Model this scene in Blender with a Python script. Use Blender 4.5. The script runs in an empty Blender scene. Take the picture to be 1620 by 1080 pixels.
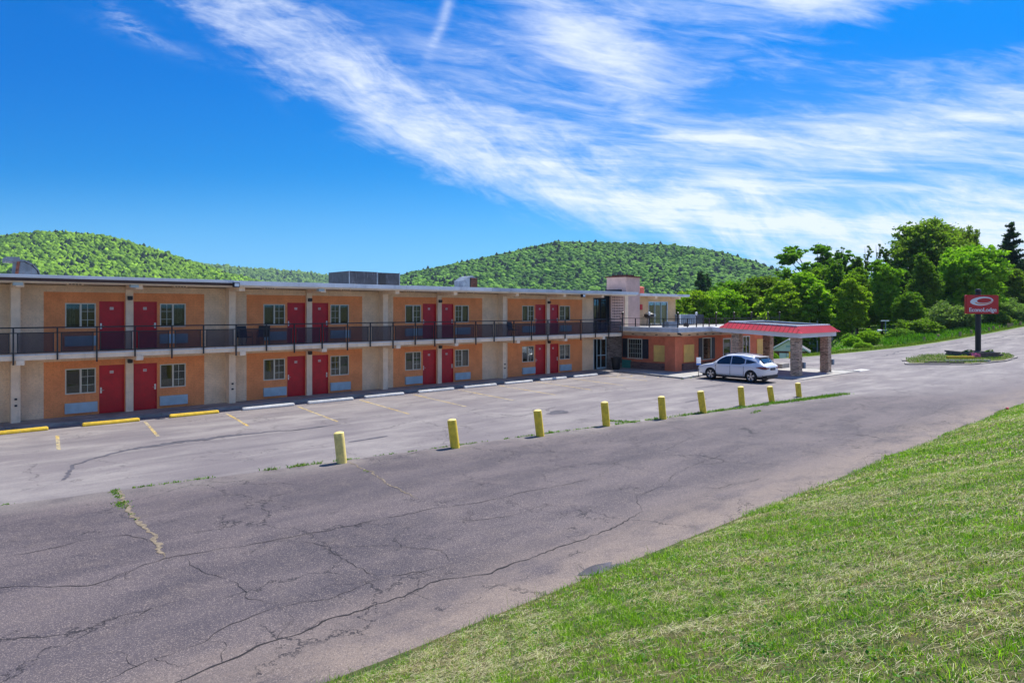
import bpy, bmesh, math, random
import numpy as np
from mathutils import Vector, Matrix
R = math.radians
random.seed(7); rng = np.random.default_rng(7)
sc = bpy.context.scene
col = sc.collection

# ---------------------------------------------------------------- camera, world, sun, exposure
# world axes: X runs along the motel front, Y runs away from the road towards the motel, Z up, metres
YAW = 42.294
cd = bpy.data.cameras.new('camera'); cam = bpy.data.objects.new('camera', cd); col.objects.link(cam)
cam.location = (0, 0, 4.5); cam.rotation_euler = (R(90), 0, R(-YAW))
cd.sensor_width = 36; cd.lens = 24.0; cd.shift_y = -50/1620; cd.clip_start = .1; cd.clip_end = 20000
sc.camera = cam
sc.view_settings.view_transform = 'Standard'; sc.view_settings.look = 'None'
sc.view_settings.exposure = 0.74; sc.view_settings.gamma = 1
SUN_EL = 60; SD = Vector((.994*math.cos(R(SUN_EL)), .105*math.cos(R(SUN_EL)), math.sin(R(SUN_EL)))).normalized()
sl = bpy.data.lights.new('sun', 'SUN'); sl.energy = 4.2; sl.angle = R(.5); sl.color = (1, .95, .87)
so = bpy.data.objects.new('sun', sl); col.objects.link(so); so.rotation_euler = SD.to_track_quat('Z', 'Y').to_euler()
so.location = (0, 0, 60)
cF = (math.sin(R(YAW)), math.cos(R(YAW))); cR = (math.cos(R(YAW)), -math.sin(R(YAW)))

class NT:
    """small helper to write node graphs as expressions"""
    def __init__(s, tree): s.t = tree; s.n = tree.nodes; s.l = tree.links
    def node(s, typ, **kw):
        n = s.n.new(typ)
        for k, v in kw.items(): setattr(n, k, v)
        return n
    def put(s, sock, v):
        if isinstance(v, bpy.types.NodeSocket): s.l.new(v, sock)
        elif v is not None: sock.default_value = v
    def m(s, op, a, b=None, c=None, clamp=False):
        n = s.node('ShaderNodeMath', operation=op, use_clamp=clamp)
        s.put(n.inputs[0], a)
        if b is not None: s.put(n.inputs[1], b)
        if c is not None: s.put(n.inputs[2], c)
        return n.outputs[0]
    def ss(s, x, a, b, lo=0., hi=1.):
        n = s.node('ShaderNodeMapRange', interpolation_type='SMOOTHSTEP')
        s.put(n.inputs[0], x)
        for i, v in enumerate((a, b, lo, hi)): s.put(n.inputs[i+1], v)
        return n.outputs[0]
    def lin(s, x, a, b, lo=0., hi=1.):
        n = s.node('ShaderNodeMapRange'); s.put(n.inputs[0], x)
        for i, v in enumerate((a, b, lo, hi)): s.put(n.inputs[i+1], v)
        return n.outputs[0]
    def xyz(s, x, y, z=0.):
        n = s.node('ShaderNodeCombineXYZ')
        for i, v in enumerate((x, y, z)): s.put(n.inputs[i], v)
        return n.outputs[0]
    def sep(s, v):
        n = s.node('ShaderNodeSeparateXYZ'); s.put(n.inputs[0], v); return n.outputs
    def noise(s, v, scale=5., detail=4., rough=.5, dist=0., out=0):
        n = s.node('ShaderNodeTexNoise'); s.put(n.inputs['Vector'], v)
        n.inputs['Scale'].default_value = scale; n.inputs['Detail'].default_value = detail
        n.inputs['Roughness'].default_value = rough; n.inputs['Distortion'].default_value = dist
        return n.outputs[out]
    def vor(s, v, scale=5., feature='F1', out='Distance', rnd=1.):
        n = s.node('ShaderNodeTexVoronoi', feature=feature); s.put(n.inputs['Vector'], v)
        n.inputs['Scale'].default_value = scale; n.inputs['Randomness'].default_value = rnd
        return n.outputs[out]
    def vm(s, op, a, b):
        n = s.node('ShaderNodeVectorMath', operation=op); s.put(n.inputs[0], a); s.put(n.inputs[1], b)
        return n.outputs[1] if op in ('DOT_PRODUCT', 'LENGTH') else n.outputs[0]
    def mix(s, f, a, b, blend='MIX'):
        n = s.node('ShaderNodeMix', data_type='RGBA', blend_type=blend)
        s.put(n.inputs[0], f); s.put(n.inputs[6], a if not isinstance(a, tuple) else (*a, 1)[:4]); s.put(n.inputs[7], b if not isinstance(b, tuple) else (*b, 1)[:4])
        return n.outputs[2]

def build_world():
    w = bpy.data.worlds.new('World'); sc.world = w; w.use_nodes = True
    nt = w.node_tree; nt.nodes.clear(); g = NT(nt)
    sky = g.node('ShaderNodeTexSky', sky_type='NISHITA', sun_disc=False)
    sky.sun_elevation = R(SUN_EL); sky.sun_rotation = R(80.7); sky.air_density = 1.0; sky.dust_density = .35; sky.ozone_density = 2.2
    d = g.node('ShaderNodeTexCoord').outputs['Generated']
    dz = g.sep(d)
    g.put(sky.inputs[0], g.vm('NORMALIZE', g.xyz(dz[0], dz[1], g.m('ADD', g.m('MULTIPLY', g.m('MAXIMUM', dz[2], 0.), 1.1), .17)), (0, 0, 0)))
    x = g.vm('DOT_PRODUCT', d, (cR[0], cR[1], 0)); y = g.vm('DOT_PRODUCT', d, (cF[0], cF[1], 0)); z = g.sep(d)[2]
    ya = g.m('MAXIMUM', g.m('ABSOLUTE', y), .06)
    u = g.m('DIVIDE', x, ya); v = g.m('DIVIDE', z, ya)
    zz = g.m('ADD', g.m('MAXIMUM', z, 0.), .06)
    qx = g.m('DIVIDE', x, zz); qy = g.m('DIVIDE', y, zz)
    # long curved band of cirrus
    fc = g.node('ShaderNodeFloatCurve'); g.put(fc.inputs['Value'], g.lin(u, -.8, 1.2))
    cv = fc.mapping.curves[0]
    pts = [(-.8, .74), (-.46, .475), (-.3, .355), (-.1, .235), (.1, .165), (.3, .115), (.6, .08), (1.2, .06)]
    P = [((a+.8)/2.0, b) for a, b in pts]
    cv.points[0].location = P[0]; cv.points[1].location = P[-1]
    for p in P[1:-1]: cv.points.new(*p)
    fc.mapping.update()
    wob = g.m('MULTIPLY', g.m('SUBTRACT', g.noise(g.xyz(u, v), 3.5, 3, .5), .5), .07)
    dd = g.m('SUBTRACT', g.m('ADD', v, wob), fc.outputs[0])
    wid = g.lin(u, -.45, .3, .072, .05)
    e = g.m('DIVIDE', dd, wid)
    band = g.m('EXPONENT', g.m('MULTIPLY', g.m('MULTIPLY', g.m('MULTIPLY', e, e), g.m('ADD', .35, g.m('MULTIPLY', g.m('LESS_THAN', e, 0.), .9))), -1.))
    # fibres of the band: noise stretched across a slanted direction
    a = R(-28)
    fu = g.m('ADD', g.m('MULTIPLY', u, math.cos(a)), g.m('MULTIPLY', v, math.sin(a)))
    fv = g.m('SUBTRACT', g.m('MULTIPLY', v, math.cos(a)), g.m('MULTIPLY', u, math.sin(a)))
    warp = g.noise(g.xyz(u, v, 3.), 4., 3, .5, 0, 1)
    fv2 = g.m('ADD', fv, g.m('MULTIPLY', g.m('SUBTRACT', g.sep(warp)[0], .5), .10))
    n1 = g.noise(g.xyz(g.m('MULTIPLY', fu, 5.), g.m('MULTIPLY', fv2, 17.)), 1., 6, .66, .3)
    a2 = R(-8)
    fu_ = g.m('ADD', g.m('MULTIPLY', u, math.cos(a2)), g.m('MULTIPLY', v, math.sin(a2)))
    fv_ = g.m('SUBTRACT', g.m('MULTIPLY', v, math.cos(a2)), g.m('MULTIPLY', u, math.sin(a2)))
    n1b = g.noise(g.xyz(g.m('MULTIPLY', fu_, 16.), g.m('MULTIPLY', fv_, 50.), 4.), 1., 4, .66, .6)
    nb = g.m('ADD', g.m('MULTIPLY', n1, .72), g.m('MULTIPLY', n1b, .28))
    dens1 = g.m('MULTIPLY', g.ss(g.m('ADD', g.m('MULTIPLY', band, .30), nb), .56, 1.04), g.ss(band, .04, .5))
    # fan of thin streaks over the right half, drawn on the cloud plane so they flatten to the horizon
    wq = g.noise(g.xyz(qx, qy), .35, 3, .5, 0, 1); ws = g.sep(wq)
    sx = g.m('ADD', qx, g.m('MULTIPLY', ws[0], 1.0)); sy = g.m('ADD', qy, g.m('MULTIPLY', ws[1], 1.4))
    b = R(14)
    rx = g.m('ADD', g.m('MULTIPLY', sx, math.cos(b)), g.m('MULTIPLY', sy, math.sin(b)))
    ry = g.m('SUBTRACT', g.m('MULTIPLY', sy, math.cos(b)), g.m('MULTIPLY', sx, math.sin(b)))
    n2 = g.noise(g.xyz(g.m('MULTIPLY', rx, .42), g.m('MULTIPLY', ry, 1.7)), 1., 6, .66, .25)
    n3 = g.noise(g.xyz(g.m('MULTIPLY', qx, .5), g.m('MULTIPLY', qy, .5), 7.), 1., 3, .5)
    right = g.m('MULTIPLY', g.ss(g.m('ADD', dd, g.lin(u, 0., .4, 0., .07)), -.03, .05), g.ss(u, -.40, .12))
    def blob(cu, cv_, ru, rv, rot=0.):
        c, s_ = math.cos(R(rot)), math.sin(R(rot))
        du = g.m('SUBTRACT', u, cu); dv = g.m('SUBTRACT', v, cv_)
        p = g.m('DIVIDE', g.m('ADD', g.m('MULTIPLY', du, c), g.m('MULTIPLY', dv, s_)), ru)
        q = g.m('DIVIDE', g.m('SUBTRACT', g.m('MULTIPLY', dv, c), g.m('MULTIPLY', du, s_)), rv)
        return g.m('EXPONENT', g.m('MULTIPLY', g.m('ADD', g.m('MULTIPLY', p, p), g.m('MULTIPLY', q, q)), -1.))
    boost = g.m('MULTIPLY', blob(.47, .475, .19, .05, 0), .42)
    for bb, k in ((blob(.62, .27, .30, .045, 14), .17), (blob(.40, .245, .16, .05, 8), .07), (blob(.12, .38, .22, .05, -38), .24),
                  (blob(.38, .16, .5, .05, 0), .07), (blob(.70, .16, .3, .05, 0), .07),
                  (blob(.66, .42, .22, .055, 15), -.22), (blob(.30, .33, .16, .05, 5), -.07), (blob(-.05, .37, .2, .10, 0), .06), (blob(-.13, .45, .13, .05, 0), -.04)):
        boost = g.m('ADD', boost, g.m('MULTIPLY', bb, k))
    s2 = g.m('ADD', g.m('ADD', n2, g.m('MULTIPLY', g.m('SUBTRACT', n3, .5), .25)), boost)
    n4 = g.noise(g.xyz(g.m('MULTIPLY', fu_, 9.), g.m('MULTIPLY', fv_, 42.), 9.), 1., 5, .66, .5)
    s2 = g.m('ADD', s2, g.m('MULTIPLY', g.m('SUBTRACT', n4, .5), .50))
    dens2 = g.m('MULTIPLY', g.ss(s2, .37, .96), right)
    veil = g.m('MULTIPLY', g.m('MULTIPLY', g.ss(v, .42, .02), g.ss(u, -.1, .5)), g.ss(dd, -.05, .05))
    dens2 = g.m('ADD', dens2, g.m('MULTIPLY', veil, .22))
    # thin vapour wisp and small tufts over the left
    wx = g.m('ADD', g.m('SUBTRACT', u, g.m('ADD', -.255, g.m('MULTIPLY', v, .36))), g.m('MULTIPLY', g.m('SUBTRACT', g.sep(warp)[1], .5), .05))
    wis = g.m('MULTIPLY', g.m('EXPONENT', g.m('MULTIPLY', g.m('POWER', g.m('DIVIDE', wx, .009), 2.), -1.)), g.m('MULTIPLY', g.ss(v, .335, .40), .45))
    wis = g.m('MULTIPLY', wis, g.ss(n1, .3, .7))
    tuft = g.m('MULTIPLY', g.m('ADD', blob(-.565, .425, .035, .012, -32), g.m('MULTIPLY', blob(-.53, .395, .08, .012, -20), .6)), g.ss(n1b, .35, .75))
    dens = g.m('ADD', g.m('ADD', g.m('MULTIPLY', dens1, .93), dens2), g.m('ADD', wis, g.m('MULTIPLY', tuft, .35)))
    dens = g.m('MULTIPLY', g.m('MINIMUM', dens, .90), g.ss(z, 0., .03))
    hs = g.node('ShaderNodeHueSaturation'); hs.inputs['Hue'].default_value = .493; hs.inputs['Saturation'].default_value = 1.38; hs.inputs['Value'].default_value = 1.05
    g.put(hs.inputs['Color'], sky.outputs[0])
    blue = g.mix(1., hs.outputs[0], g.mix(g.ss(v, .40, .08), (.0, .50, .82), (.16, .66, .80)), 'MULTIPLY')
    blue = g.mix(g.m('MULTIPLY', g.ss(v, .22, .0), .45), blue, (2.3, 4.5, 6.0))
    c = g.mix(dens, blue, (5.0, 5.4, 6.1))
    bg = g.node('ShaderNodeBackground'); g.put(bg.inputs[0], c); bg.inputs[1].default_value = .118
    out = g.node('ShaderNodeOutputWorld'); g.l.new(bg.outputs[0], out.inputs[0])
build_world()

# ---------------------------------------------------------------- materials
MATS = {}
def newmat(name):
    m = bpy.data.materials.new(name); m.use_nodes = True; nt = m.node_tree; nt.nodes.clear(); g = NT(nt)
    p = g.node('ShaderNodeBsdfPrincipled'); o = g.node('ShaderNodeOutputMaterial'); g.l.new(p.outputs[0], o.inputs[0])
    MATS[name] = m
    return m, g, p
def bump(g, p, h, strength=.3, dist=.01):
    b = g.node('ShaderNodeBump'); b.inputs['Strength'].default_value = strength; b.inputs['Distance'].default_value = dist
    g.put(b.inputs['Height'], h); g.l.new(b.outputs[0], p.inputs['Normal'])
def pos(g): return g.node('ShaderNodeNewGeometry').outputs['Position']
def sc_(g, v, k): return g.vm('MULTIPLY', v, k if isinstance(k, tuple) else (k, k, k))
def mk(name, c, rough=.8, var=.18, scale=3., fine=40., bs=.25, bd=.005, metal=0., spec=.5, dirt=None, dk=.5, streak=False):
    m, g, p = newmat(name); P_ = pos(g)
    n = g.noise(sc_(g, P_, (1, 1, .35)) if streak else P_, scale, 5, .6); nf = g.noise(P_, fine, 3, .6)
    lo = tuple(x*(1-var) for x in c); hi = tuple(min(1, x*(1+var)) for x in c)
    cc = g.mix(g.ss(n, .3, .7), lo, hi)
    cc = g.mix(g.m('MULTIPLY', g.ss(nf, .45, .75), .35), cc, tuple(x*(1-var*1.6) for x in c))
    if dirt:
        n2 = g.noise(sc_(g, P_, (2.2, 2.2, .5)), scale*1.3, 6, .7)
        cc = g.mix(g.m('MULTIPLY', g.ss(n2, .52, .72), dk), cc, dirt)
    g.put(p.inputs['Base Color'], cc); p.inputs['Roughness'].default_value = rough; p.inputs['Metallic'].default_value = metal
    p.inputs['Specular IOR Level'].default_value = spec
    if bs: bump(g, p, nf, bs, bd)
    return m
def mk_stucco(name, c, brick=True):
    """painted block wall: courses show faintly as relief, blotchy paint"""
    m, g, p = newmat(name); P_ = pos(g); x, y, z = g.sep(P_)
    br = g.node('ShaderNodeTexBrick'); g.put(br.inputs['Vector'], g.xyz(g.m('ADD', x, y), z, 0.))
    br.inputs['Scale'].default_value = 1.; br.inputs['Brick Width'].default_value = .24; br.inputs['Row Height'].default_value = .08
    br.inputs['Mortar Size'].default_value = .008; br.inputs['Mortar Smooth'].default_value = .4
    br.inputs['Color1'].default_value = (1, 1, 1, 1); br.inputs['Color2'].default_value = (.8, .8, .8, 1); br.inputs['Mortar'].default_value = (0, 0, 0, 1)
    n = g.noise(P_, 1.4, 5, .6); nf = g.noise(P_, 16., 5, .8)
    cc = g.mix(g.ss(n, .3, .7), tuple(q*.86 for q in c), tuple(min(1, q*1.1) for q in c))
    cc = g.mix(g.m('MULTIPLY', g.ss(nf, .46, .66), .5), cc, tuple(q*.62 for q in c))
    cc = g.mix(g.m('MULTIPLY', br.outputs['Fac'], .32), cc, tuple(q*.55 for q in c))
    st = g.noise(sc_(g, P_, (3, 3, .5)), 1.5, 6, .7)
    cc = g.mix(g.m('MULTIPLY', g.ss(st, .55, .75), .3), cc, tuple(q*.6 for q in c))
    g.put(p.inputs['Base Color'], cc); p.inputs['Roughness'].default_value = .85; p.inputs['Specular IOR Level'].default_value = .25
    bump(g, p, g.m('ADD', g.m('MULTIPLY', br.outputs['Fac'], -1.), g.m('MULTIPLY', nf, .8)), .5, .006)
    return m
def mk_stone(name, c1=(.40, .32, .26), c2=(.26, .17, .13), c3=(.10, .075, .065)):
    m, g, p = newmat(name); P_ = pos(g); x, y, z = g.sep(P_)
    jx = g.m('MULTIPLY', g.noise(P_, 3., 2), .10)
    br = g.node('ShaderNodeTexBrick'); g.put(br.inputs['Vector'], g.xyz(g.m('ADD', g.m('ADD', x, y), jx), g.m('ADD', z, g.m('MULTIPLY', jx, .35)), 0.))
    br.inputs['Scale'].default_value = 1.; br.inputs['Brick Width'].default_value = .34; br.inputs['Row Height'].default_value = .095
    br.inputs['Mortar Size'].default_value = .01; br.squash = .7; br.squash_frequency = 3; br.inputs['Bias'].default_value = -.1
    br.inputs['Color1'].default_value = (*c1, 1); br.inputs['Color2'].default_value = (*c2, 1); br.inputs['Mortar'].default_value = (.16, .14, .13, 1)
    n = g.noise(sc_(g, P_, (1, 1, 4)), 2.6, 4, .6)
    cc = g.mix(g.ss(n, .54, .64), br.outputs['Color'], c3)
    cc = g.mix(g.m('MULTIPLY', g.ss(g.noise(P_, 30., 3), .4, .7), .35), cc, tuple(q*.5 for q in c1))
    g.put(p.inputs['Base Color'], cc); p.inputs['Roughness'].default_value = .9
    bump(g, p, g.m('ADD', g.m('MULTIPLY', br.outputs['Fac'], -1.), n), .9, .03)
    return m
def mk_attr(name, rough=.6, trans=.0, spec=.3):
    m, g, p = newmat(name)
    a = g.node('ShaderNodeAttribute', attribute_name='tint')
    oi = g.node('ShaderNodeObjectInfo')
    hs = g.node('ShaderNodeHueSaturation'); g.put(hs.inputs['Color'], a.outputs['Color'])
    g.put(hs.inputs['Hue'], g.lin(oi.outputs['Random'], 0, 1, .485, .512)); g.put(hs.inputs['Value'], g.lin(oi.outputs['Random'], 0, 1, .9, 1.12))
    g.put(p.inputs['Base Color'], hs.outputs[0]); p.inputs['Roughness'].default_value = rough; p.inputs['Specular IOR Level'].default_value = spec
    if trans:
        t = g.node('ShaderNodeBsdfTranslucent'); mc = g.mix(1., hs.outputs[0], (1., 1.35, .45), 'MULTIPLY'); g.put(t.inputs[0], mc)
        mx = g.node('ShaderNodeMixShader'); mx.inputs[0].default_value = trans
        g.l.new(p.outputs[0], mx.inputs[1]); g.l.new(t.outputs[0], mx.inputs[2])
        out = [q for q in g.n if q.type == 'OUTPUT_MATERIAL'][0]; g.l.new(mx.outputs[0], out.inputs[0])
    return m
def mk_glass(name, tint=(.5, .58, .58), refl=.25, rough=.02):
    m, g, p = newmat(name)
    g.n.remove(p); out = [q for q in g.n if q.type == 'OUTPUT_MATERIAL'][0]
    t = g.node('ShaderNodeBsdfTransparent'); t.inputs[0].default_value = (*tint, 1)
    gl = g.node('ShaderNodeBsdfGlossy'); gl.inputs['Roughness'].default_value = rough; gl.inputs[0].default_value = (.9, .95, .95, 1)
    lw = g.node('ShaderNodeLayerWeight'); lw.inputs[0].default_value = .35
    mx = g.node('ShaderNodeMixShader'); g.put(mx.inputs[0], g.m('ADD', g.m('MULTIPLY', lw.outputs['Facing'], .22), refl*.45, clamp=True))
    g.l.new(t.outputs[0], mx.inputs[1]); g.l.new(gl.outputs[0], mx.inputs[2]); g.l.new(mx.outputs[0], out.inputs[0])
    return m

M = MATS
mk_stucco('cream_wall', (.90, .66, .44)); mk_stucco('orange_wall', (.95, .345, .135)); mk_stucco('salmon_wall', (.80, .23, .12)); mk_stucco('pink_brick', (.66, .46, .40)); mk_stucco('peach_wall', (.66, .46, .27))
mk('cream_paint', (.90, .70, .50), .7, .10, 2., 30., .15, dirt=(.35, .28, .2), dk=.35)
mk('soffit', (.82, .72, .58), .8, .12, .8, 20., .1, dirt=(.4, .3, .2), dk=.3)
mk('red_door', (.52, .004, .014), .42, .14, 2.5, 25., .05, dirt=(.4, .006, .012), dk=.3)
mk('white_metal', (.88, .89, .90), .35, .10, .7, 14., .08, dirt=(.45, .45, .46), dk=.4)
mk('grey_fascia', (.60, .64, .68), .5, .16, .8, 12., .1, dirt=(.25, .27, .3), dk=.5, streak=True)
mk('brown_fascia', (.07, .035, .025), .6, .2, 2., 20., .1)
mk('frame_cream', (.62, .60, .50), .5, .06, 3., 30., 0)
mk('muntin', (.55, .58, .52), .5, .06, 3., 30., 0)
mk('black_iron', (.012, .012, .016), .45, .2, 4., 40., .1)
mk('ac_grille', (.42, .55, .62), .55, .10, 3., 60., .1)
mk('plate_white', (.75, .72, .70), .5, .05, 3., 30., 0)
mk('number_red', (.35, .03, .03), .5, .05, 3., 30., 0)
mk('steel', (.55, .56, .58), .3, .1, 4., 30., 0, metal=.9)
mk('curtain', (.72, .74, .64), .9, .15, 6., 60., .1)
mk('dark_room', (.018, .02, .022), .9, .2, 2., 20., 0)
mk('shutter_dark', (.02, .028, .045), .5, .2, 3., 30., .1)
mk('plywood', (.92, .58, .16), .7, .10, 2., 30., .1, dirt=(.74, .46, .13), dk=.4)
mk('seam_red', (.30, .02, .025), .5, .1, 2., 20., .05)
mk('red_metal', (.62, .045, .055), .33, .10, 1.2, 20., .05, dirt=(.5, .06, .06), dk=.35)
mk('white_paint', (.76, .78, .80), .5, .08, 1., 20., .05, dirt=(.5, .5, .48), dk=.3)
mk('concrete', (.36, .35, .33), .85, .18, 1.2, 30., .3, dirt=(.20, .19, .18), dk=.5)
mk('walk_concrete', (.30, .27, .25), .9, .28, .8, 25., .4, dirt=(.10, .09, .085), dk=.7)
mk('kerb_white', (.66, .65, .62), .8, .15, 1.2, 30., .3, dirt=(.3, .29, .27), dk=.5)
mk('yellow_paint', (.80, .52, .03), .75, .14, 5., 35., .3, bd=.004, dirt=(.45, .36, .16), dk=.55)
mk('bollard_yellow', (.86, .62, .05), .7, .14, 6., 45., .35, dirt=(.42, .30, .08), dk=.5)
mk('bollard_white', (.88, .70, .22), .7, .14, 8., 45., .3, dirt=(.6, .5, .15), dk=.5)
mk('stop_white', (.62, .61, .58), .8, .14, 4., 35., .3, dirt=(.28, .27, .26), dk=.5)
mk('rust', (.13, .045, .03), .85, .5, 5., 30., .3)
mk('galvanised', (.20, .25, .31), .6, .25, 3., 20., .15, metal=.0, dirt=(.18, .16, .15), dk=.4)
mk('duct_metal', (.10, .13, .17), .7, .3, 3., 20., .2, dirt=(.16, .07, .05), dk=.5)
mk('dark_metal', (.03, .035, .05), .5, .4, 3., 20., .2, dirt=(.25, .27, .32), dk=.35)
mk('red_brick_vent', (.45, .09, .06), .8, .2, 6., 30., .3)
mk('bark', (.10, .075, .055), .9, .35, 6., 30., .6, bd=.02)
mk('sign_red', (.55, .008, .016), .35, .05, 1., 10., 0)
mk('sign_white', (.80, .80, .82), .4, .03, 1., 10., 0)
mk('sign_orange', (.80, .22, .03), .4, .03, 1., 10., 0)
mk('sign_blue', (.03, .16, .55), .4, .03, 1., 10., 0)
mk('black_plastic', (.014, .014, .017), .5, .2, 5., 30., .1)
mk('rubber', (.012, .012, .013), .75, .2, 8., 40., .1)
mk('stone_block', (.16, .13, .12), .9, .35, 5., 20., .6)
mk('shingle', (.17, .17, .19), .9, .3, 4., 30., .4)
mk('green_box', (.06, .30, .25), .6, .1, 3., 30., .1)
mk('flower_pink', (.75, .25, .45), .7, .3, 20., 60., 0)
mk('timber_pole', (.30, .24, .17), .85, .25, 4., 30., .3)
mk('stake_wood', (.42, .30, .15), .85, .25, 4., 30., .3)
mk('brick_dark', (.16, .055, .04), .85, .35, 6., 30., .3)
mk_stone('stone', (.86, .62, .44), (.56, .36, .25), (.20, .13, .09)); mk_stone('stone_band', (.30, .16, .13), (.20, .09, .075), (.07, .045, .04))
mk_stone('stone_entry', (.34, .28, .25), (.20, .14, .12), (.09, .07, .07))
mk_glass('glass', (.62, .66, .66), .30); mk_glass('glass_dark', (.50, .54, .52), .12)
mk_attr('leaf', .7, .45, .15); mk_attr('far_leaf', .85, 0., .1); mk_attr('grass_blade', .6, .38, .25)
def mk_screen():
    m, g, p = newmat('rail_screen'); p.inputs['Base Color'].default_value = (.012, .012, .03, 1); p.inputs['Roughness'].default_value = .8
    t = g.node('ShaderNodeBsdfTransparent'); mx = g.node('ShaderNodeMixShader'); mx.inputs[0].default_value = .46
    g.l.new(t.outputs[0], mx.inputs[1]); g.l.new(p.outputs[0], mx.inputs[2])
    g.l.new(mx.outputs[0], [q for q in g.n if q.type == 'OUTPUT_MATERIAL'][0].inputs[0])
mk_screen()
def mk_carpaint():
    m, g, p = newmat('car_paint'); p.inputs['Base Color'].default_value = (.84, .85, .87, 1); p.inputs['Roughness'].default_value = .28
    p.inputs['Coat Weight'].default_value = .8; p.inputs['Coat Roughness'].default_value = .04; p.inputs['Metallic'].default_value = .12
mk_carpaint()
def mk_lens(n, c, e=0.):
    m, g, p = newmat(n); p.inputs['Base Color'].default_value = (*c, 1); p.inputs['Roughness'].default_value = .12; p.inputs['Coat Weight'].default_value = .6
mk_lens('tail_red', (.16, .004, .02)); mk_lens('lamp_glass', (.75, .78, .8)); mk_lens('car_glass', (.012, .018, .03)); mk_lens('alloy', (.55, .56, .58))
MATS['alloy'].node_tree.nodes['Principled BSDF'].inputs['Metallic'].default_value = .6

# seam between parking lot and the older drive
def seam_w(s): return 19.74 - .1276*s
def mk_asphalt():
    m, g, p = newmat('asphalt'); P_ = pos(g); x, y, z = g.sep(P_)
    seam = g.m('SUBTRACT', 19.74, g.m('MULTIPLY', x, .1276))
    wob = g.m('MULTIPLY', g.m('SUBTRACT', g.noise(P_, 1.2, 4, .6), .5), .35)
    dv = g.m('ADD', g.m('SUBTRACT', seam, y), wob)                   # >0 on the drive
    width = g.ss(x, 34., 44., .06, 5.)
    drive = g.m('DIVIDE', dv, width, clamp=True)
    # lot: light grey with pale worn patches
    st = sc_(g, P_, (.22, .75, 1))
    l1 = g.noise(st, 1.0, 6, .62, .4); l2 = g.noise(P_, .32, 5, .6); l3 = g.noise(P_, 7., 5, .7)
    lot = g.mix(g.ss(l1, .35, .68), (.172, .152, .158), (.285, .260, .248))
    lot = g.mix(g.m('MULTIPLY', g.ss(l2, .40, .66), .55), lot, (.148, .130, .142))
    lot = g.mix(g.m('MULTIPLY', g.ss(l3, .5, .75), .25), lot, (.14, .13, .14))
    # drive: darker, purple-grey with coarse aggregate
    d1 = g.noise(sc_(g, P_, (.30, .8, 1)), .8, 6, .6, .3); d2 = g.noise(P_, 1.6, 6, .7)
    dr = g.mix(g.ss(d1, .36, .64), (.050, .042, .054), (.108, .088, .095))
    dr = g.mix(g.m('MULTIPLY', g.ss(d2, .45, .7), .35), dr, (.15, .118, .107))
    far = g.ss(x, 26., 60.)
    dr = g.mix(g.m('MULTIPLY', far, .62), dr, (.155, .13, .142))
    pale = g.m('MULTIPLY', g.ss(dv, 1.5, .0), g.ss(g.noise(P_, .6, 4, .6), .30, .62))
    dr = g.mix(g.m('MULTIPLY', pale, .75), dr, (.25, .22, .20))
    edge = g.ss(y, 10.2, 7.7); en = g.noise(sc_(g, P_, (.5, 1, 1)), 1.0, 5, .65)
    dr = g.mix(g.m('MULTIPLY', g.m('MULTIPLY', edge, g.ss(en, .28, .58)), .85), dr, (.24, .185, .15))
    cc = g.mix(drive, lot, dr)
    # aggregate speckle
    v = g.node('ShaderNodeTexVoronoi'); g.put(v.inputs['Vector'], P_); v.inputs['Scale'].default_value = 85.
    sp = g.sep(v.outputs['Color'])
    agg = g.m('MULTIPLY', g.lin(drive, 0, 1, .22, .50), g.ss(sp[0], .70, .95))
    cc = g.mix(agg, cc, (.38, .31, .27))
    agd = g.m('MULTIPLY', g.lin(drive, 0, 1, .25, .6), g.ss(sp[1], .60, .95))
    cc = g.mix(agd, cc, (.055, .05, .062))
    nf = g.noise(P_, 20., 5, .75)
    cc = g.mix(g.m('MULTIPLY', g.ss(nf, .5, .72), .32), cc, (.06, .05, .07)); tr_n = g.noise(sc_(g, P_, (.06, .9, 1)), 1.0, 4, .55); cc = g.mix(g.m('MULTIPLY', g.ss(tr_n, .52, .68), .22), cc, (.05, .045, .06)); oil = g.ss(g.noise(P_, .55, 3, .5), .68, .76); cc = g.mix(g.m('MULTIPLY', oil, .35), cc, (.05, .045, .055))
    # hairline cracks
    wv = g.vm('ADD', P_, g.vm('MULTIPLY', g.vm('SUBTRACT', g.noise(P_, 1.8, 5, .65, 0, 1), (.5, .5, .5)), (1.3, 1.3, 0.)))
    cr = None
    for scl, th, ns, lo in ((.33, .007, .25, .48), (.85, .012, .5, .56), (2.1, .02, .35, .60)):
        e = g.vor(wv, scl, 'DISTANCE_TO_EDGE')
        k = g.m('MULTIPLY', g.ss(e, th, th*.25), g.ss(g.noise(P_, ns, 4, .6), lo, lo+.07))
        cr = k if cr is None else g.m('MAXIMUM', cr, k)
    cc = g.mix(g.m('MULTIPLY', cr, g.lin(drive, 0, 1, .55, .85)), cc, (.02, .018, .024))
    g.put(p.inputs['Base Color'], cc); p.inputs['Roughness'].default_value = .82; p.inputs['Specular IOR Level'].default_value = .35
    h = g.m('SUBTRACT', g.m('MULTIPLY', g.m('ADD', sp[0], nf), .4), g.m('MULTIPLY', cr, 1.6))
    bump(g, p, h, .55, .012)
mk_asphalt()
mk('crack', (.018, .016, .02), .95, .3, 5., 40., .3)
mk('crack_soil', (.20, .16, .11), .95, .35, 12., 60., .5)
mk('patch_dark', (.075, .07, .085), .9, .35, 3., 40., .6)
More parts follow.
